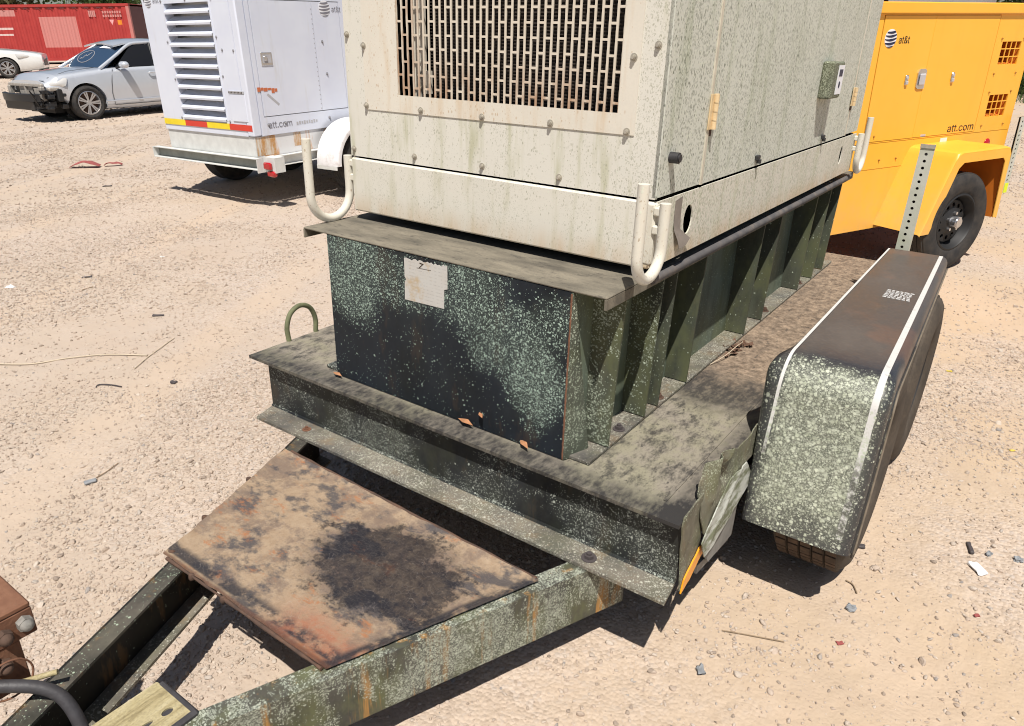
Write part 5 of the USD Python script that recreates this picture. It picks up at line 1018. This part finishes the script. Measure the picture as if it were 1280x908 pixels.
def shrub(seed, label, loc, scale):
    t = thing('shrub', label, 'shrub', 'shrubs on the verge beyond the yellow generator', loc, seed*50, scale); r = np.random.default_rng(seed)
    t.part('stem', cat([tube([(0, 0, -.05), (.3*math.cos(k*1.3), .3*math.sin(k*1.3), .8)], .02, 5) for k in range(5)]), 'bark'); t.part('foliage', foliage(seed, 2600, [((.6*r.normal(), .6*r.normal(), .35+.5*r.random()), (.5, .5, .4)) for _ in range(9)], .07), 'leaf_green'); return t
SL = 'low green shrub on the verge behind the yellow generator'
s0 = shrub(5, SL, (.5, 22.3, 0), 1.)
for k, (x, y, s, lb) in enumerate([(1.9, 22.8, 1.1, 'larger green shrub at the right edge behind the yellow generator'), (-.9, 23.0, .9, 'small green shrub mostly hidden behind the yellow generator'), (.6, 25.0, 1.4, 'tall green shrub behind the low ones on the verge')]): copy_of(s0, 'shrub', lb, 'shrub', 'shrubs on the verge beyond the yellow generator', (x, y, 0), k*67, s)
def build_verge():
    r = np.random.default_rng(21); n = 26000; x = -14+26*r.random(n); y = 19.6+14*r.random(n)**1.3; z = height(x, y); a = r.random(n)*2*np.pi; h_ = .10+.16*r.random(n); w = .012
    p = np.stack([x, y, z], 1); e = np.stack([np.cos(a)*w, np.sin(a)*w, 0*a], 1); tip = np.stack([(r.random(n)-.5)*.16, (r.random(n)-.5)*.16, h_], 1)
    v = np.stack([p-e, p+e, p+tip], 1).reshape(-1, 3); solo('verge_grass', trimesh.Trimesh(v, np.arange(3*n).reshape(-1, 3), process=False), 'leaf_green', 'rough green grass on the verge at the right edge', 'grass', kind='stuff')
build_verge()

# ================================================================== small things lying on the yard
def on_ground(u, v, z=0.):  # where a thing seen in the photograph lies on the ground
    d = FW+RT*(u-640)/909.88-UP*(v-454)/909.88; p = CAM+d*((z-CAM[2])/d[2]); return np.array([p[0], p[1], zt(p[0], p[1])])
def lying(name, label, category, mat, p, size, rot, seed, amp=.2, sub=2, group=None):
    m = bx(-size[0], size[0], -size[1], size[1], 0, size[2], min(size)*.3)
    for _ in range(sub): m = m.subdivide()
    m = wobble(m, 1.6*amp*min(size[0], size[1], .03), 1.5/max(size[:2]), seed); m.apply_transform(trimesh.transformations.rotation_matrix(rot, [0, 0, 1])); m.apply_translation(p+np.array([0, 0, .002])); solo(name, m, mat, label, category, group, smooth=40)
def stick(name, label, mat, pts, r, category='twig'):
    P = [on_ground(*q)+np.array([0, 0, r+.003]) for q in pts]; solo(name, tube(smooth_path(P, 6), r, 6), mat, label, category, smooth=60)
def rag(seed, p, a, b, rot):
    g = np.zeros((12, 18, 3))
    for i in range(12):
        for j in range(18):
            q = np.array([(j/17-.5)*a, (i/11-.5)*b, 0]); g[i, j] = q+[0, 0, .015+.09*meshkit.fbm(q*6+seed, 3, seed)*(1-abs(j/8.5-1)**3)]
    g = g@np.array([[math.cos(rot), math.sin(rot), 0], [-math.sin(rot), math.cos(rot), 0], [0, 0, 1]])+p; return shell(g, .006)
solo('red_rag', rag(3, on_ground(107, 209), .36, .14, .9), 'red_rag', 'crumpled dark red rag on the gravel left of the white generator', 'rag', smooth=True)
solo('red_rag', rag(5, on_ground(142, 207), .22, .09, .9), 'red_rag', 'smaller flat red scrap of cloth right of the crumpled red rag', 'rag', smooth=True)
stick('wire', 'long pale wire lying across the gravel at the left edge', 'pale_wire', [(-6, 455), (40, 453), (84, 446), (130, 443), (184, 445)], .0034, 'wire')
stick('wire', 'short pale wire crossing the end of the long one', 'pale_wire', [(168, 462), (186, 446), (218, 424)], .0025, 'wire')
stick('wire', 'thin wire tail of the grey plastic scrap', 'twig', [(120, 597), (135, 589), (148, 580)], .002, 'wire')
lying('plastic_scrap', 'grey blue plastic scrap with a thin wire tail', 'scrap', 'grey_scrap', on_ground(113, 602), (.022, .011, .010), 1.2, 1)
lying('paper_scrap', 'white crumpled paper scrap at the left edge of the yard', 'paper', 'paper', on_ground(13, 359), (.028, .020, .012), .4, 2, .5)
lying('paper_scrap', 'small white scrap on the gravel between the wire and the rag', 'paper', 'paper', on_ground(203, 322), (.018, .008, .006), .2, 3, .4)
lying('paper_scrap', 'white paper scrap below the dark stick at the lower right', 'paper', 'paper', on_ground(1222, 711), (.016, .030, .006), .75, 4, .5)
lying('dark_stick', 'short dark stick pointing at the white paper scrap', 'stick', 'dark_scrap', on_ground(1212, 687), (.0065, .030, .009), .28, 5, .3)
stick('twig', 'forked twig in front of the fender shadow', 'twig', [(1058, 722), (1067, 727), (1072, 738)], .0022); stick('twig', 'thin straight twig lying in the lower middle of the dirt', 'twig', [(902, 790), (940, 796), (980, 804)], .0018)
stick('twig', 'short twig on the gravel left of the tongue', 'twig', [(98, 362), (108, 359), (118, 357)], .003); stick('twig', 'dark curled twig beside the pale wire', 'dark_scrap', [(120, 484), (124, 481), (140, 482), (152, 484)], .0032)
lying('dark_scrap', 'dark scrap of bark right of the curled twig', 'scrap', 'dark_scrap', on_ground(217, 477), (.016, .012, .010), .3, 7, .4)
lying('dark_scrap', 'dark scrap on the gravel behind the pale wire', 'scrap', 'dark_scrap', on_ground(108, 344), (.035, .010, .008), 1.1, 8, .4)
lying('dark_scrap', 'long dark scrap lying in front of the tie loop', 'scrap', 'dark_scrap', on_ground(198, 396), (.035, .010, .008), .75, 9, .4)
lying('dark_scrap', 'dark flat scrap left of the white generator shadow', 'scrap', 'dark_scrap', on_ground(134, 233), (.05, .016, .008), .9, 10, .4)
lying('bottle_cap', 'dark bottle cap near the front of the fender', 'bottle cap', 'dark_scrap', on_ground(1078, 678), (.011, .009, .009), .3, 11, .2)
lying('grey_stone', 'flat grey stone at the lower middle edge', 'stone', 'grey_scrap', on_ground(876, 838), (.014, .009, .008), 2.4, 12, .9); lying('grey_stone', 'dark grey stone at the far lower right', 'stone', 'grey_scrap', on_ground(1272, 702), (.010, .009, .009), .4, 13, .9); lying('grey_stone', 'grey stone right of the dark stick', 'stone', 'grey_scrap', on_ground(1236, 695), (.008, .007, .008), .4, 14, .9); lying('grey_stone', 'pale grey stone in front of the wheel shadow', 'stone', 'grey_scrap', on_ground(1064, 757), (.014, .012, .010), 1.4, 15, .5)
lying('yellow_scrap', 'tiny yellow scrap right of the fender', 'scrap', 'yellow_scrap', on_ground(1266, 563), (.012, .006, .004), .7, 16, .4); lying('yellow_scrap', 'small yellow wrapper on the gravel right of the wheel', 'scrap', 'yellow_scrap', on_ground(1186, 466), (.014, .008, .004), .2, 17, .4)
lying('red_scrap', 'tiny red scrap near the lower right corner', 'scrap', 'red_rag', on_ground(1050, 803), (.010, .006, .004), .7, 18, .4); lying('red_scrap', 'red plastic chip right of the paper scrap', 'scrap', 'red_rag', on_ground(1222, 766), (.008, .006, .005), .7, 19, .3)
